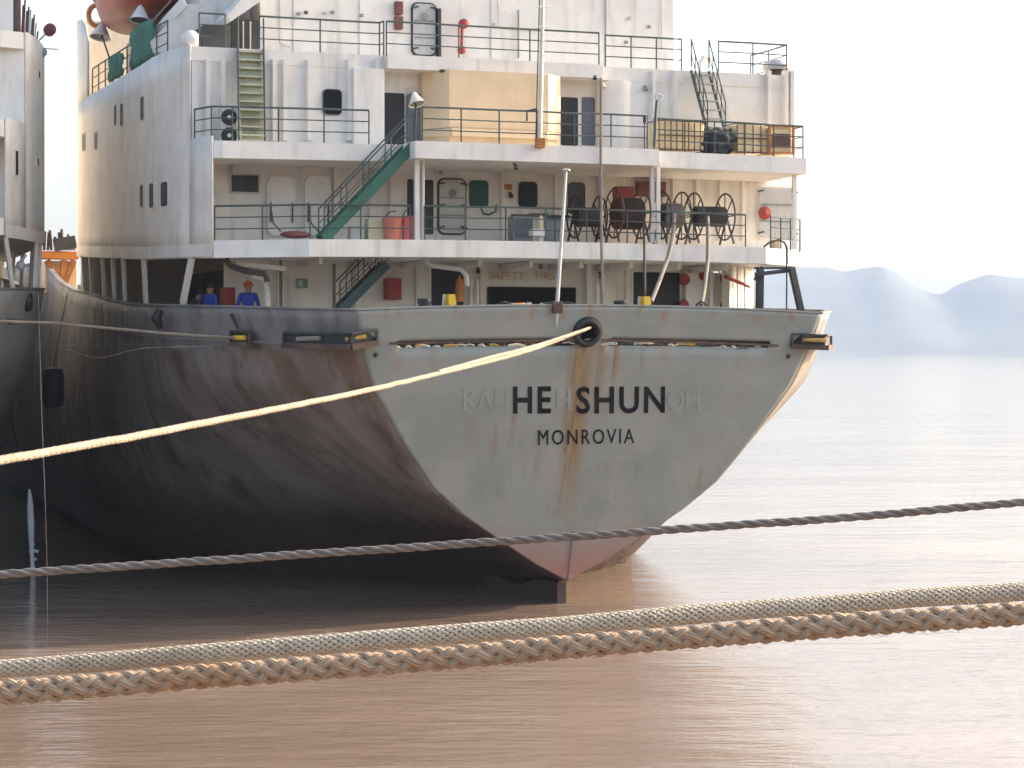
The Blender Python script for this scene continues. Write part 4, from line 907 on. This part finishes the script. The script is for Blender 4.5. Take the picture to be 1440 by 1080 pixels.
# ------------------------------------------------------------------ people on the poop
def person(px, py_head, b, label, cloth, head_mat, lean=0.0, hat=None, turn=0.0, scale=1.0, height=None):
    hd = P(px, py_head, b); base = Vector((hd.x, b, POOP)); H = (hd.z + .02 - POOP) if height is None else height
    k = H / 1.75
    J = {'pel': (0, 0, .95, .15), 'sp': (0, 0, 1.12, .145), 'ch': (0, 0, 1.3, .165), 'nk': (0, 0, 1.47, .065), 'hd': (0, 0, 1.56, .085), 'hd2': (0, -.01, 1.66, .10), 'hd3': (0, 0, 1.73, .07), 'no': (0, -.11, 1.62, .02)}
    E = [('pel', 'sp'), ('sp', 'ch'), ('ch', 'nk'), ('nk', 'hd'), ('hd', 'hd2'), ('hd2', 'hd3'), ('hd2', 'no')]
    for s, n_ in ((1, 'r'), (-1, 'l')):
        J.update({'sh' + n_: (.19 * s, 0, 1.40, .075), 'el' + n_: (.27 * s, .02, 1.13, .052), 'wr' + n_: (.25 * s, -.13, .93, .036), 'pa' + n_: (.25 * s, -.17, .86, .036),
                  'hi' + n_: (.1 * s, 0, .88, .11), 'kn' + n_: (.11 * s, -.02, .50, .07), 'an' + n_: (.11 * s, .02, .09, .05), 'to' + n_: (.12 * s, -.16, .04, .045), 'ea' + n_: (.105 * s, 0, 1.63, .02)})
        E += [('ch', 'sh' + n_), ('sh' + n_, 'el' + n_), ('el' + n_, 'wr' + n_), ('wr' + n_, 'pa' + n_), ('pel', 'hi' + n_), ('hi' + n_, 'kn' + n_), ('kn' + n_, 'an' + n_), ('an' + n_, 'to' + n_), ('hd2', 'ea' + n_)]
        for f in range(5):
            fx = (.045 * s if f == 0 else (f - 2.5) * .022); l = (.05, .075, .085, .08, .06)[f]
            J['f%d%s' % (f, n_)] = (.25 * s - fx * s, -.19, .80 + (.03 if f == 0 else 0), .010); J['g%d%s' % (f, n_)] = (.25 * s - fx * s * 1.1, -.20 + .02, .80 - l * .8 + (.03 if f == 0 else 0), .009)
            E += [('pa' + n_, 'f%d%s' % (f, n_)), ('f%d%s' % (f, n_), 'g%d%s' % (f, n_))]
    names = list(J); me = bpy.data.meshes.new('body')
    def pose(p):
        x, y, z = p
        if z > .95: d = z - .95; y -= math.sin(lean) * d; z = .95 + math.cos(lean) * d
        c, s = math.cos(turn), math.sin(turn); return Vector((x * c - y * s, x * s + y * c, z)) * k
    me.from_pydata([pose(J[n_][:3]) for n_ in names], [(names.index(a), names.index(c)) for a, c in E], [])
    o = bpy.data.objects.new('tmp', me); COL.objects.link(o)
    md = o.modifiers.new('k', 'SKIN'); 
    for i, n_ in enumerate(names):
        r_ = J[n_][3] * k; me.skin_vertices[0].data[i].radius = (r_, r_ * (.8 if n_ in ('pel', 'sp', 'ch') else 1))
        me.skin_vertices[0].data[i].use_root = n_ == 'pel'
    sb = o.modifiers.new('u', 'SUBSURF'); sb.levels = 2
    bpy.context.view_layer.update()
    m2 = bpy.data.meshes.new_from_object(o.evaluated_get(bpy.context.evaluated_depsgraph_get())); bpy.data.objects.remove(o)
    t = thing('person', base, label, 'person', 'people on the poop deck')
    m2.materials.clear(); m2.materials.append(MATS[cloth]); m2.materials.append(MATS['skin'])
    nk = pose((0, 0, 1.46)).z
    for p in m2.polygons:
        p.use_smooth = True; c = p.center
        hand = any((c - pose(J['pa' + s][:3])).length < .14 for s in 'lr')
        p.material_index = 1 if (c.z > nk or hand) else 0
    bo = bpy.data.objects.new('body', m2); COL.objects.link(bo); bo.parent = t
    hp_ = pose((0, .01, 1.68)) + base
    prof = [(.112, -.06), (.115, 0), (.1, .055), (.06, .095), (.005, .105)]
    MB().lathe([(r_ * k, z * k) for r_, z in prof], hp_, 'z', 14).build('hair' if not hat else 'cap', hat or head_mat, t, True)
    if hat: MB().lathe([(.12 * k, -.0), (.17 * k, -.02), (.16 * k, -.035)], hp_ + Vector((0, -.05 * k, 0)), 'z', 14).build('brim', hat, t, True)
    return t
person(267, 407.5, 7.2, 'person in dark clothes stooping beside a blue-clad worker on the poop', 'dark_cloth', 'hair', .5, None, 1.9, 1, 1.86)
person(293, 399, 7.0, 'bareheaded person in blue overalls left of the red cabinet', 'blue_overall', 'hair', .1, None, 2.2)
person(349, 397, 6.8, 'person in blue overalls and orange cap right of the red cabinet', 'blue_overall', 'hair', .05, 'cap_orange', 2.9)

# ------------------------------------------------------------------ neighbouring ship (same class), moored alongside
SH2 = Vector((-23.8, 5.2, .6))
ship2 = thing('moored_ship', (0, 0, 0), 'second white and grey ship alongside, only its stern corner showing', 'ship')
ship2.matrix_world = SHIP_M @ Matrix.Translation(SH2) @ Matrix.Diagonal((.96, 1, 1, 1))
BASE[ship2.name] = Vector()
keep = {'hull', 'stern_plate', 'stern_rail_cap', 'side_rail_cap', 'poop_deck', 'poop_wall', 'passage_wall', 'rudder', 'front_wall'}
for o in list(ship.children):
    if o.name.split('.')[0] in keep:
        c = o.copy(); COL.objects.link(c); c.parent = ship2; BASE[c.name] = Vector()
for nm, b_, z_ in (('upper_deck', 2.5, Z2), ('boat_deck', 2.5, Z3), ('bridge_deck', 4.1, Z4)):
    MB().prism_z([(-h(b_) + .1, b_ - .05), (h(b_) - .9, b_ - .3)] + sidepts(b_, BEND, 12, 1) + sidepts(b_, BEND, 12, -1)[::-1], z_ - .5, z_ - .005).build(nm, 'white_paint', ship2)
MB().box(-8, h(3.4) - .05, 3.4, 3.5, Z2, Z3 - .5).build('deck_two_wall', 'wall_white', ship2)
MB().box(-8, h(4.3) - .05, 4.25, 4.35, Z3, Z4 - .5).build('deck_three_wall', 'white_paint', ship2)
paint('neighbour_grey', (.30, .295, .275), .5, .12, .25, .45)
for c in ship2.children:
    if c.name.startswith('hull'): c.data = c.data.copy(); c.data.materials[0] = MATS['neighbour_grey']
mb = MB()
mb.grid([[(h(b), b, lerp(zlow(b), Z3 + .06, t)) for t in np.linspace(0, 1, 5)] for b in np.linspace(2.6, 4.25, 4)])
mb.grid([[(h(b), b, lerp(zlow(b), Z4 + .04, t)) for t in np.linspace(0, 1, 9)] for b in np.linspace(4.25, BEND, 26)])
o = mb.build('side_shell', 'shell_white', ship2, True); md = o.modifiers.new('s', 'SOLIDIFY'); md.thickness = .05; md.offset = 0
mb = MB(); st = [Vector((h(b) + .02, b, zlow(b) + .18)) for b in np.linspace(2.6, BEND, 24)]
for p, q in zip(st, st[1:]): mb.beam(p, q, .05, .36)
mb.build('shell_strake', 'shell_white', ship2)
for (bb, sl, w) in ((3.5, -.75, .35), (6.0, 0, .30), (7.0, 0, .26), (11.3, 0, .28), (14.6, 0, .16), (18.0, 0, .14), (22.0, 0, .25)):
    p = Vector((h(bb) - .14, bb, zt(bb) + .04)); q = Vector((h(bb + sl) - .07, bb + sl, zlow(bb + sl) + .05)); MB().beam(p, q, .12, w, up=(0, 1, 0)).build('side_pillar', 'shell_white', ship2)
for bb, z0, z1 in ((3.3, 12.0, 12.7), (5.6, 12.5, 12.7), (5.8, 15.2, 15.4)):
    x = h(bb) + .03; f = MB().beam((h(bb - .12) + .03, bb - .12, (z0 + z1) / 2), (h(bb + .12) + .03, bb + .12, (z0 + z1) / 2), .06, z1 - z0 + .1).build('window', 'shell_white', ship2); MB().beam((h(bb - .08) + .05, bb - .08, (z0 + z1) / 2), (h(bb + .08) + .05, bb + .08, (z0 + z1) / 2), .06, z1 - z0).build('pane', 'glass_dark', f)
INV2 = ship2.matrix_world.inverted()
def hull2(px, py):                                          # point on the neighbour's starboard quarter seen at a pixel
    lo, hi = 0., 8.
    for _ in range(40):
        b = (lo + hi) / 2; z = 7.6; w_ = ship2.matrix_world @ Vector((hbz(b, z), b, z)); lo, hi = (b, hi) if 720 + w_.x / w_.y * F_PX < px else (lo, b)
    z = CAM_H + (HORIZON - py) / F_PX * w_.y - SH2.z; return Vector((hbz(b, z) + .03, b, z))
def P2(px, py, b):
    o_ = INV2 @ Vector((0, 0, CAM_H)); d = INV2.to_3x3() @ Vector(((px - 720) / F_PX, 1, (HORIZON - py) / F_PX)); return o_ + d * ((b - o_.y) / d.y)
# corner casing and loose gear of the neighbour
q = P2(24, 40, 6.0); MB().tube([(q.x, q.y, Z4 - 3), (q.x, q.y, Z4 + 4)], .12, 8).build('derrick_post', 'rust_metal', ship2, True)
q = P2(12, 40, 5.9); MB().rbox(q.x - 3, q.x + .15, 5.9, 8, Z4, Z4 + 3, .05).build('stern_house', 'white_paint', ship2)
for i in range(9):
    q = P2(30 + i * 2.6, 40, 6.6); MB().beam((q.x, q.y, Z4), (q.x + .06, q.y, Z4 + 1.3 - .09 * i + random.uniform(-.2, .2)), .06, .05).build('netting_post', random.choice(['red_brown', 'light_grey', 'rust_metal']), ship2)
q = P2(70, 42, 7); MB().lathe([(.05, -.15), (.2, -.1), (.2, .12), (.05, .2)], q, 'y', 12).build('side_lamp', 'red_brown', ship2, True); MB().tube([q, q + Vector((-.9, .5, -.9))], .03).build('lamp_arm', 'light_grey', ship2)
q = P2(60, 74, 7); MB().lathe([(.03, -.12), (.14, -.1), (.14, .1), (.03, .12)], q, 'y', 10).build('side_lamp', 'grey', ship2, True); MB().tube([q + Vector((-.3, 0, .15)), q + Vector((.5, 0, .12))], .02).build('lamp_arm', 'light_grey', ship2)
letters('PERT', 1, 25, 447, 456, 'letter_worn', hull2, 'name_lettering', .02, ship2, proud=.03)
q = hull2(33, 424); mb = MB().lathe([(.15, -.25), (.17, .03), (.26, .06), (.3, .0), (.3, -.25)], (0, 0, 0), 'x', 20); mb.f = mb.f[:-2]
mb.v = [tuple(q + Matrix.Rotation(R(-20), 3, 'Z') @ Vector(p)) for p in mb.v]; mb.build('fairlead_ring', 'black', ship2, True)
# white-helmeted bundle inside the neighbour's opening
q = P2(29, 373, 6.3)
t = thing('buoy', SHIP_M.inverted() @ (ship2.matrix_world @ q), 'white round buoy hanging in the side opening of the neighbouring ship', 'buoy')
qq = BASE[t.name]; MB().lathe([(.14 * math.cos(u), .15 * math.sin(u)) for u in np.linspace(-1.5, 1.57, 10)], qq, 'z', 14).build('float_ball', 'foam', t, True); MB().tube([qq + Vector((0, 0, .1)), qq + Vector((.16, 0, .33))], .05, 6).build('neck', 'foam', t, True)
# fender between the two hulls
q = P(75, 545, 22); t = thing('fender', q, 'black rubber fender hanging between the two hulls', 'fender')
MB().lathe([(.05, -.75), (.3, -.68), (.38, -.45), (.38, .45), (.3, .68), (.05, .75)], q, 'z', 18).build('body', 'black', t, True); MB().tube([q + Vector((0, 0, .7)), q + Vector((.5, 0, 3.4))], .02).build('lanyard', 'rope_dark', t)
# cargo gear forward on the main ship, seen in the gap
t = thing('hatch_crane', (-9.2, 30, 9.6), 'orange and cream cargo gear forward of the white house, seen between the ships', 'cargo gear')
a = -9.4; pp = lambda px, py, b=30.: P(px, py, b)
MB().rbox(pp(58, 380).x, pp(112, 380).x, 30, 31, pp(80, 364).z, pp(80, 353).z, .05).build('boom', 'orange', t)
MB().rbox(pp(66, 380).x, pp(112, 380).x, 30.6, 33, pp(80, 412).z, pp(80, 366).z, .05).build('housing', 'cream', t)
for (x0, y0, x1, y1) in ((66, 366, 88, 402), (104, 366, 90, 400), (90, 366, 88, 396)): MB().beam(pp(x0, y0, 30.4), pp(x1, y1, 30.4), .22, .22).build('strut', 'rust_orange', t)
for px in (62, 67, 72, 78, 84, 88, 94, 99, 104):
    MB().tube([pp(px, 352, 30.5), pp(px + random.uniform(-2, 2), random.uniform(322, 340), 30.5)], .06, 5).build('stanchion', 'rust_metal', t)
MB().beam(pp(76, 345), pp(106, 340), .3, .5).build('coaming', 'dark', t)

# ------------------------------------------------------------------ ropes
def frames(pts):
    pts = np.array([tuple(p) for p in pts], float); T = np.gradient(pts, axis=0); T /= np.linalg.norm(T, axis=1)[:, None]
    up = np.array([0, 0, 1.]); n1 = up - T * (T @ up)[:, None]; n1 /= np.linalg.norm(n1, axis=1)[:, None]; n2 = np.cross(T, n1); return pts, T, n1, n2
def spline(ctrl, n):                                       # Catmull-Rom through world points
    c = [Vector(p) for p in ctrl]; c = [c[0] * 2 - c[1]] + c + [c[-1] * 2 - c[-2]]; out = []
    segs = len(c) - 3
    for i in range(n):
        t = i / (n - 1) * segs; k = min(int(t), segs - 1); t -= k; p0, p1, p2, p3 = c[k:k + 4]
        out.append(.5 * ((2 * p1) + (p2 - p0) * t + (2 * p0 - 5 * p1 + 4 * p2 - p3) * t * t + (3 * p1 - p0 - 3 * p2 + p3) * t ** 3))
    P_ = np.array([tuple(p) for p in out]); s = np.r_[0, np.cumsum(np.linalg.norm(np.diff(P_, axis=0), axis=1))]
    u = np.linspace(0, s[-1], n); return np.stack([np.interp(u, s, P_[:, k]) for k in range(3)], 1), s[-1]
def sweep(name, mat, path, r, sides, parent, rz=1.0, ref=None):
    pts, T, n1, n2 = frames(path)
    if ref is not None:                                    # flatten across a given direction
        n1 = ref - T * np.sum(T * ref, axis=1)[:, None]; n1 /= np.linalg.norm(n1, axis=1)[:, None]; n2 = np.cross(T, n1)
    a = np.linspace(0, 2 * np.pi, sides, endpoint=False)
    V = pts[:, None, :] + (np.cos(a)[None, :, None] * n1[:, None, :] * r * rz + np.sin(a)[None, :, None] * n2[:, None, :] * r)
    m_ = len(pts); V = V.reshape(-1, 3); i = np.arange(m_ - 1)[:, None] * sides; k = np.arange(sides)[None, :]
    F = np.stack([i + k, i + (k + 1) % sides, i + sides + (k + 1) % sides, i + sides + k], -1).reshape(-1, 4)
    me = bpy.data.meshes.new(name); base = np.array(BASE[parent.name]); V = V - base
    me.vertices.add(len(V)); me.vertices.foreach_set('co', V.ravel()); me.loops.add(F.size); me.loops.foreach_set('vertex_index', F.ravel())
    me.polygons.add(len(F)); me.polygons.foreach_set('loop_start', np.arange(0, F.size, 4)); me.polygons.foreach_set('loop_total', np.full(len(F), 4)); me.polygons.foreach_set('use_smooth', np.ones(len(F), bool))
    uv = me.uv_layers.new(name='yarn'); sl = np.r_[0, np.cumsum(np.linalg.norm(np.diff(pts, axis=0), axis=1))] / r
    iu = np.broadcast_to(np.stack([k, k + 1, k + 1, k], -1) / sides, (m_ - 1, sides, 4)); ii = np.arange(m_ - 1)
    iv = np.broadcast_to(np.stack([sl[ii], sl[ii], sl[ii + 1], sl[ii + 1]], -1)[:, None, :], (m_ - 1, sides, 4))
    uv.data.foreach_set('uv', np.stack([iu, iv], -1).astype(np.float32).ravel())
    me.update(); me.validate(); me.materials.append(MATS[mat]); o = bpy.data.objects.new(name, me); COL.objects.link(o); o.parent = parent; BASE[o.name] = Vector(base); return o
def rope(name, ctrl, rad, kind, mat, label, pitch, ds, group=None):
    L = sum((Vector(b) - Vector(a)).length for a, b in zip(ctrl, ctrl[1:])); n = max(40, int(L / ds))
    path, L = spline(ctrl, n); t = thing(name, Vector(path[0]), label, 'rope', group, ship=False)
    pts, T, n1, n2 = frames(path); s = np.linspace(0, L, n); ph = 2 * np.pi * s / pitch
    jr = np.random.RandomState(len(label)); kk = max(4, int(L / (rad * 9))); jit = np.stack([np.interp(s, np.linspace(0, L, kk), jr.normal(0, rad * .05, kk)) for _ in range(3)], 1)
    pts = pts + jit; thick = np.interp(s, np.linspace(0, L, kk), 1 + jr.normal(0, .035, kk)); ph = ph + np.interp(s, np.linspace(0, L, kk), jr.normal(0, .10, kk))
    if rad < .04 and kind in ('plait', 'braid'):
        fz = MB()
        for _ in range(900):
            i_ = jr.randint(5, n - 5); a_ = jr.uniform(0, 6.28); d_ = Vector(np.cos(a_) * n1[i_] + np.sin(a_) * n2[i_]); t_ = Vector(T[i_]) * jr.normal(0, .02); p_ = Vector(pts[i_]) + d_ * rad * .9
            fz.tube([p_, p_ + d_ * rad * .25 + t_ * .5, p_ + d_ * rad * jr.uniform(.2, .45) + t_ * 1.2], .0006, 3)
        o_ = fz.build('loose_fibres', mat, t); o_['kind'] = 'stuff'
    def at(th, r):
        r = r * thick; return pts + r[:, None] * (np.cos(th)[:, None] * n1 + np.sin(th)[:, None] * n2)
    def radial(th): return np.cos(th)[:, None] * n1 + np.sin(th)[:, None] * n2
    one = np.ones(n)
    wob = 1 + .03 * np.sin(s * 7.3 / rad * .04) + .02 * np.sin(s * 3.1 / rad * .05 + 2)
    if kind == 'line':
        for k in range(3): th = ph + 2 * np.pi * k / 3; sweep('strand', mat, at(th, one * rad * .17), rad * .82, 10, t)
    elif kind == 'laid':
        for k in range(3): th = ph + 2 * np.pi * k / 3; sweep('strand', mat, at(th, one * rad * .48 * wob), rad * .53, 8, t)
    elif kind == 'plait':
        sweep('core', mat, pts, rad * .58, 8, t)
        for sg in (1, -1):
            for k in range(4):
                th = sg * ph + math.pi / 2 * k; r_ = rad * (.62 + sg * .15 * np.cos(4 * ph)) * wob
                sweep('strand', mat, at(th, r_), rad * .37, 10, t, .80, radial(th))
    else:
        N_ = 10; sweep('core', 'rope_grey', pts, rad * .84, 14, t)  # core coloured darker to put shade into the gaps between strands
        for sg in (1, -1):
            for k in range(N_):
                th = sg * ph + 2 * np.pi * k / N_; r_ = rad * (.89 + sg * .07 * np.cos(N_ * ph)); sweep('strand', mat, at(th, r_), rad * .19, 6, t, .6, radial(th))
    return t
def rope_mat(name, c1, c2, stain, scale, sf=.6):
    m, nt, bs = nodes_of(name); n = N(nt); v = n.obj()
    col = n.mix(n.rng(n.noise(v, scale, detail=8, rough=.7), .3, .7), c1, c2)
    col = n.mix(n.rng(n.noise(v, 1.7, (1, 1, 1), 4, .5, (6.2, 2, 3)), .58, .68, 0, sf), col, stain)
    n.link(col, bs.inputs['Base Color']); bs.inputs['Roughness'].default_value = .85
    u_, w_, _ = n.xyz(n.new('ShaderNodeTexCoord').outputs['UV'])
    yarn = n.math('SINE', n.math('ADD', n.math('MULTIPLY', u_, 6.2832 * 7), n.math('MULTIPLY', w_, 1.1)))
    col = n.mix(n.rng(yarn, -1, -.2, .18, 0), col, tuple(x * .45 for x in c1))
    n.link(col, bs.inputs['Base Color'])
    n.link(n.bump(n.math('ADD', yarn, n.noise(v, scale * 7, detail=3)), .6, .003), bs.inputs['Normal']); return m
rope_mat('rope_tan', (.37, .245, .15), (.50, .345, .225), (.40, .19, .075), 14, .4)
rope_mat('rope_braid', (.50, .41, .30), (.68, .57, .43), (.30, .22, .15), 20, .4)
rope_mat('rope_grey', (.17, .14, .12), (.27, .225, .19), (.12, .09, .07), 10)
rope_mat('rope_line', (.22, .172, .125), (.33, .262, .195), (.34, .22, .12), 2.5, .5)
def ctrl(L): return [Wd(*p) for p in L]
rope('mooring_rope', ctrl([(-420, 1000, 6.5), (0, 973, 6.5), (240, 955, 6.5), (480, 936.5, 6.5), (720, 917, 6.5), (960, 897, 6.5), (1200, 878, 6.5), (1440, 862, 6.5), (1860, 836, 6.5)]), .037, 'plait', 'rope_tan', 'thick plaited tan mooring rope, lowest across the picture, with a rusty patch', .29, .004, 'mooring ropes')
rope('mooring_rope', ctrl([(-420, 969, 7.2), (0, 940, 7.3), (360, 913, 7.4), (720, 885, 7.5), (1080, 857, 7.7), (1440, 831, 7.9), (1860, 802, 8.1)]), .033, 'braid', 'rope_braid', 'pale fine-braided mooring rope just above the plaited tan one', .30, .005, 'mooring ropes')
rope('mooring_rope', ctrl([(-420, 838, 12.5), (0, 808, 12.6), (300, 788, 12.7), (600, 768, 12.8), (900, 748, 12.9), (1200, 727, 13), (1440, 706, 13.1), (1860, 670, 13.3)]), .026, 'laid', 'rope_grey', 'thin dark twisted rope crossing below the stern tip', .30, .02, 'mooring ropes')
def inv(px, d0=20., d1=60.6, x0=0., x1=826.): u = (px - x0) / (x1 - x0); return 1 / (1 / d0 + (1 / d1 - 1 / d0) * u)
hw_ = SHIP_M @ (HOLE + Vector((0, .05, 0)))
L1 = [Wd(x, y, inv(x)) for x, y in ((-300, 702), (0, 648), (250, 602), (500, 552.5), (620, 524.5), (740, 494))]
rope('mooring_line', L1 + [hw_ + Vector((-.05, -.1, .06))], .047, 'line', 'rope_line', 'long cream mooring line running up to the round black fairlead in the stern', .42, .06, 'mooring ropes')
L2 = [Wd(x, y, inv(x) + .0) for x, y in ((616, 524), (640, 517), (690, 503), (760, 484.5))]
rope('eye_splice', L2 + [hw_ + Vector((.1, -.1, .12))], .047, 'line', 'rope_line', 'doubled end of the cream mooring line next to the fairlead', .42, .06)
far = [SHIP_M @ (SH2 + Vector((-6, -.3, 7.9))), Wd(0, 452, 60.0), Wd(100, 457, 60.5), Wd(240, 469.5, 60.3), SHIP_M @ (hp(3.7, zc + .22) + Vector((-.1, 0, 0)))]
rope('mooring_line', far, .045, 'line', 'rope_line', 'grey-cream line from the neighbouring ship to the yellow port chock', .4, .1, 'mooring ropes')
sag = [Wd(95, 492, 65), Wd(140, 503, 64), Wd(200, 490, 62), Wd(290, 487, 61), SHIP_M @ (hp(3.9, zc + .1) + Vector((-.12, 0, 0)))]
rope('slack_line', sag, .02, 'laid', 'hose_grey', 'thin slack line sagging under the grey-cream line', .3, .15)
rope('hanging_line', [Wd(54, 412, 63), Wd(58, 560, 60), Wd(61, 640, 58.5), Wd(64, 720, 58), Wd(66, 800, 58.2), Wd(67, 880, 58)], .016, 'laid', 'hose_grey', 'thin vertical line hanging into the water between the two ships', .3, .15)
# cooling water falling from the neighbour's side
st_ = thing('water_discharge', SHIP_M.inverted() @ Wd(44, 806, 71), 'white stream of discharged water falling between the two ships', 'water stream'); st_['kind'] = 'stuff'
off = [SHIP_M.inverted() @ Wd(x, y, 71) for x, y in ((41, 688), (42, 698), (42.5, 712), (43.5, 735), (44, 755), (44.5, 775), (45.5, 792), (46.5, 806))]
MB().tube(off, [.03, .07, .11, .12, .10, .07, .07, .10], 8).build('stream', 'foam', st_, True)
for k in range(9):
    q = SHIP_M.inverted() @ Wd(46 + random.gauss(0, 2.5), random.uniform(765, 806), 71); MB().lathe([(.01, -.05), (.05, -.02), (.06, .02), (.01, .07)], q, 'z', 6).build('splash', 'foam', st_, True)

# ------------------------------------------------------------------ water, hills, haze
m, nt, bs = nodes_of('river_water'); n = N(nt); v = n.obj()
bs.inputs['Base Color'].default_value = (.30, .175, .10, 1); bs.inputs['Roughness'].default_value = .05; bs.inputs['IOR'].default_value = 1.33
n.link(n.mix(n.rng(n.noise(v, .045, (.6, 1.6, 1), 6, .6), .38, .62), (.185, .131, .098), (.265, .192, .148)), bs.inputs['Base Color'])
h1 = n.noise(v, .55, (.55, 1.5, 1), 4, .55); h2 = n.noise(v, 2.3, (.5, 1.4, 1), 4, .6, (3, 3, 0)); h3 = n.noise(v, .07, (.5, 1.2, 1), 3, .5, (9, 1, 0))
h4 = n.noise(v, 6.5, (.6, 1.3, 1), 3, .6, (1, 7, 0)); b1 = n.bump(h3, .35, .6); b2 = n.bump(h1, .7, .10, b1); b2 = n.bump(h2, .8, .034, b2); b3 = n.bump(h4, .6, .009, b2); n.link(b3, bs.inputs['Normal'])
EX = 24000
o = MB().add([(-EX, -300, 0), (EX, -300, 0), (EX, EX, 0), (-EX, EX, 0)], [(0, 1, 2, 3)]).build('river', 'river_water'); tag(o, 'muddy brown river water reaching to the far shore', 'water', kind='structure')
paint('hill_green', (.05, .06, .05), .9, .35, scale=.004)
RIDGE = [(-900, 420), (-300, 400), (200, 405), (500, 380), (800, 395), (1000, 372), (1080, 378), (1140, 377), (1165, 377), (1190, 383), (1215, 377), (1235, 376), (1252, 381), (1275, 395), (1300, 411), (1315, 415), (1330, 411), (1355, 398), (1380, 388), (1395, 386), (1425, 391), (1450, 390), (1500, 394), (1560, 425), (1640, 462), (1800, 482), (2600, 486)]
HD = 6500.; rows_ = []
for j, (dy, kk) in enumerate(((-700, 0), (-560, .10), (-380, .38), (-180, .74), (0, 1), (300, .7), (700, 0))):
    r_ = []
    for px in np.arange(-900, 2601, 12):
        x = (px - 720) / F_PX * HD; z = CAM_H + (HORIZON - tab(px, RIDGE)) / F_PX * HD
        nz = mnoise.noise(Vector((px * .012, j * .9, 0))) * 18 * (1 if 0 < kk < 1 else .12)
        r_.append((x + mnoise.noise(Vector((px * .03, j, 5))) * 20, HD + dy + mnoise.noise(Vector((px * .01, j, 9))) * 60, -3 if kk == 0 else z * kk + nz))
    rows_.append(r_)
o = MB().grid(rows_).build('far_hills', 'hill_green', None, True); tag(o, 'pale blue hazy hills along the far shore', 'hills', kind='structure')
m = bpy.data.materials.new('haze_air'); m.use_nodes = True; nt = m.node_tree; nt.nodes.clear(); out = nt.nodes.new('ShaderNodeOutputMaterial'); pv = nt.nodes.new('ShaderNodeVolumePrincipled')
pv.inputs['Color'].default_value = (.66, .80, 1, 1); pv.inputs['Density'].default_value = 1.25e-4; pv.inputs['Anisotropy'].default_value = -.28; nt.links.new(pv.outputs[0], out.inputs['Volume']); MATS['haze_air'] = m
o = MB().box(-EX - 50, EX + 50, -350, EX + 50, -5, 268).build('haze', 'haze_air'); o['kind'] = 'stuff'; o['label'] = 'pale haze over the whole river'; o['category'] = 'haze'
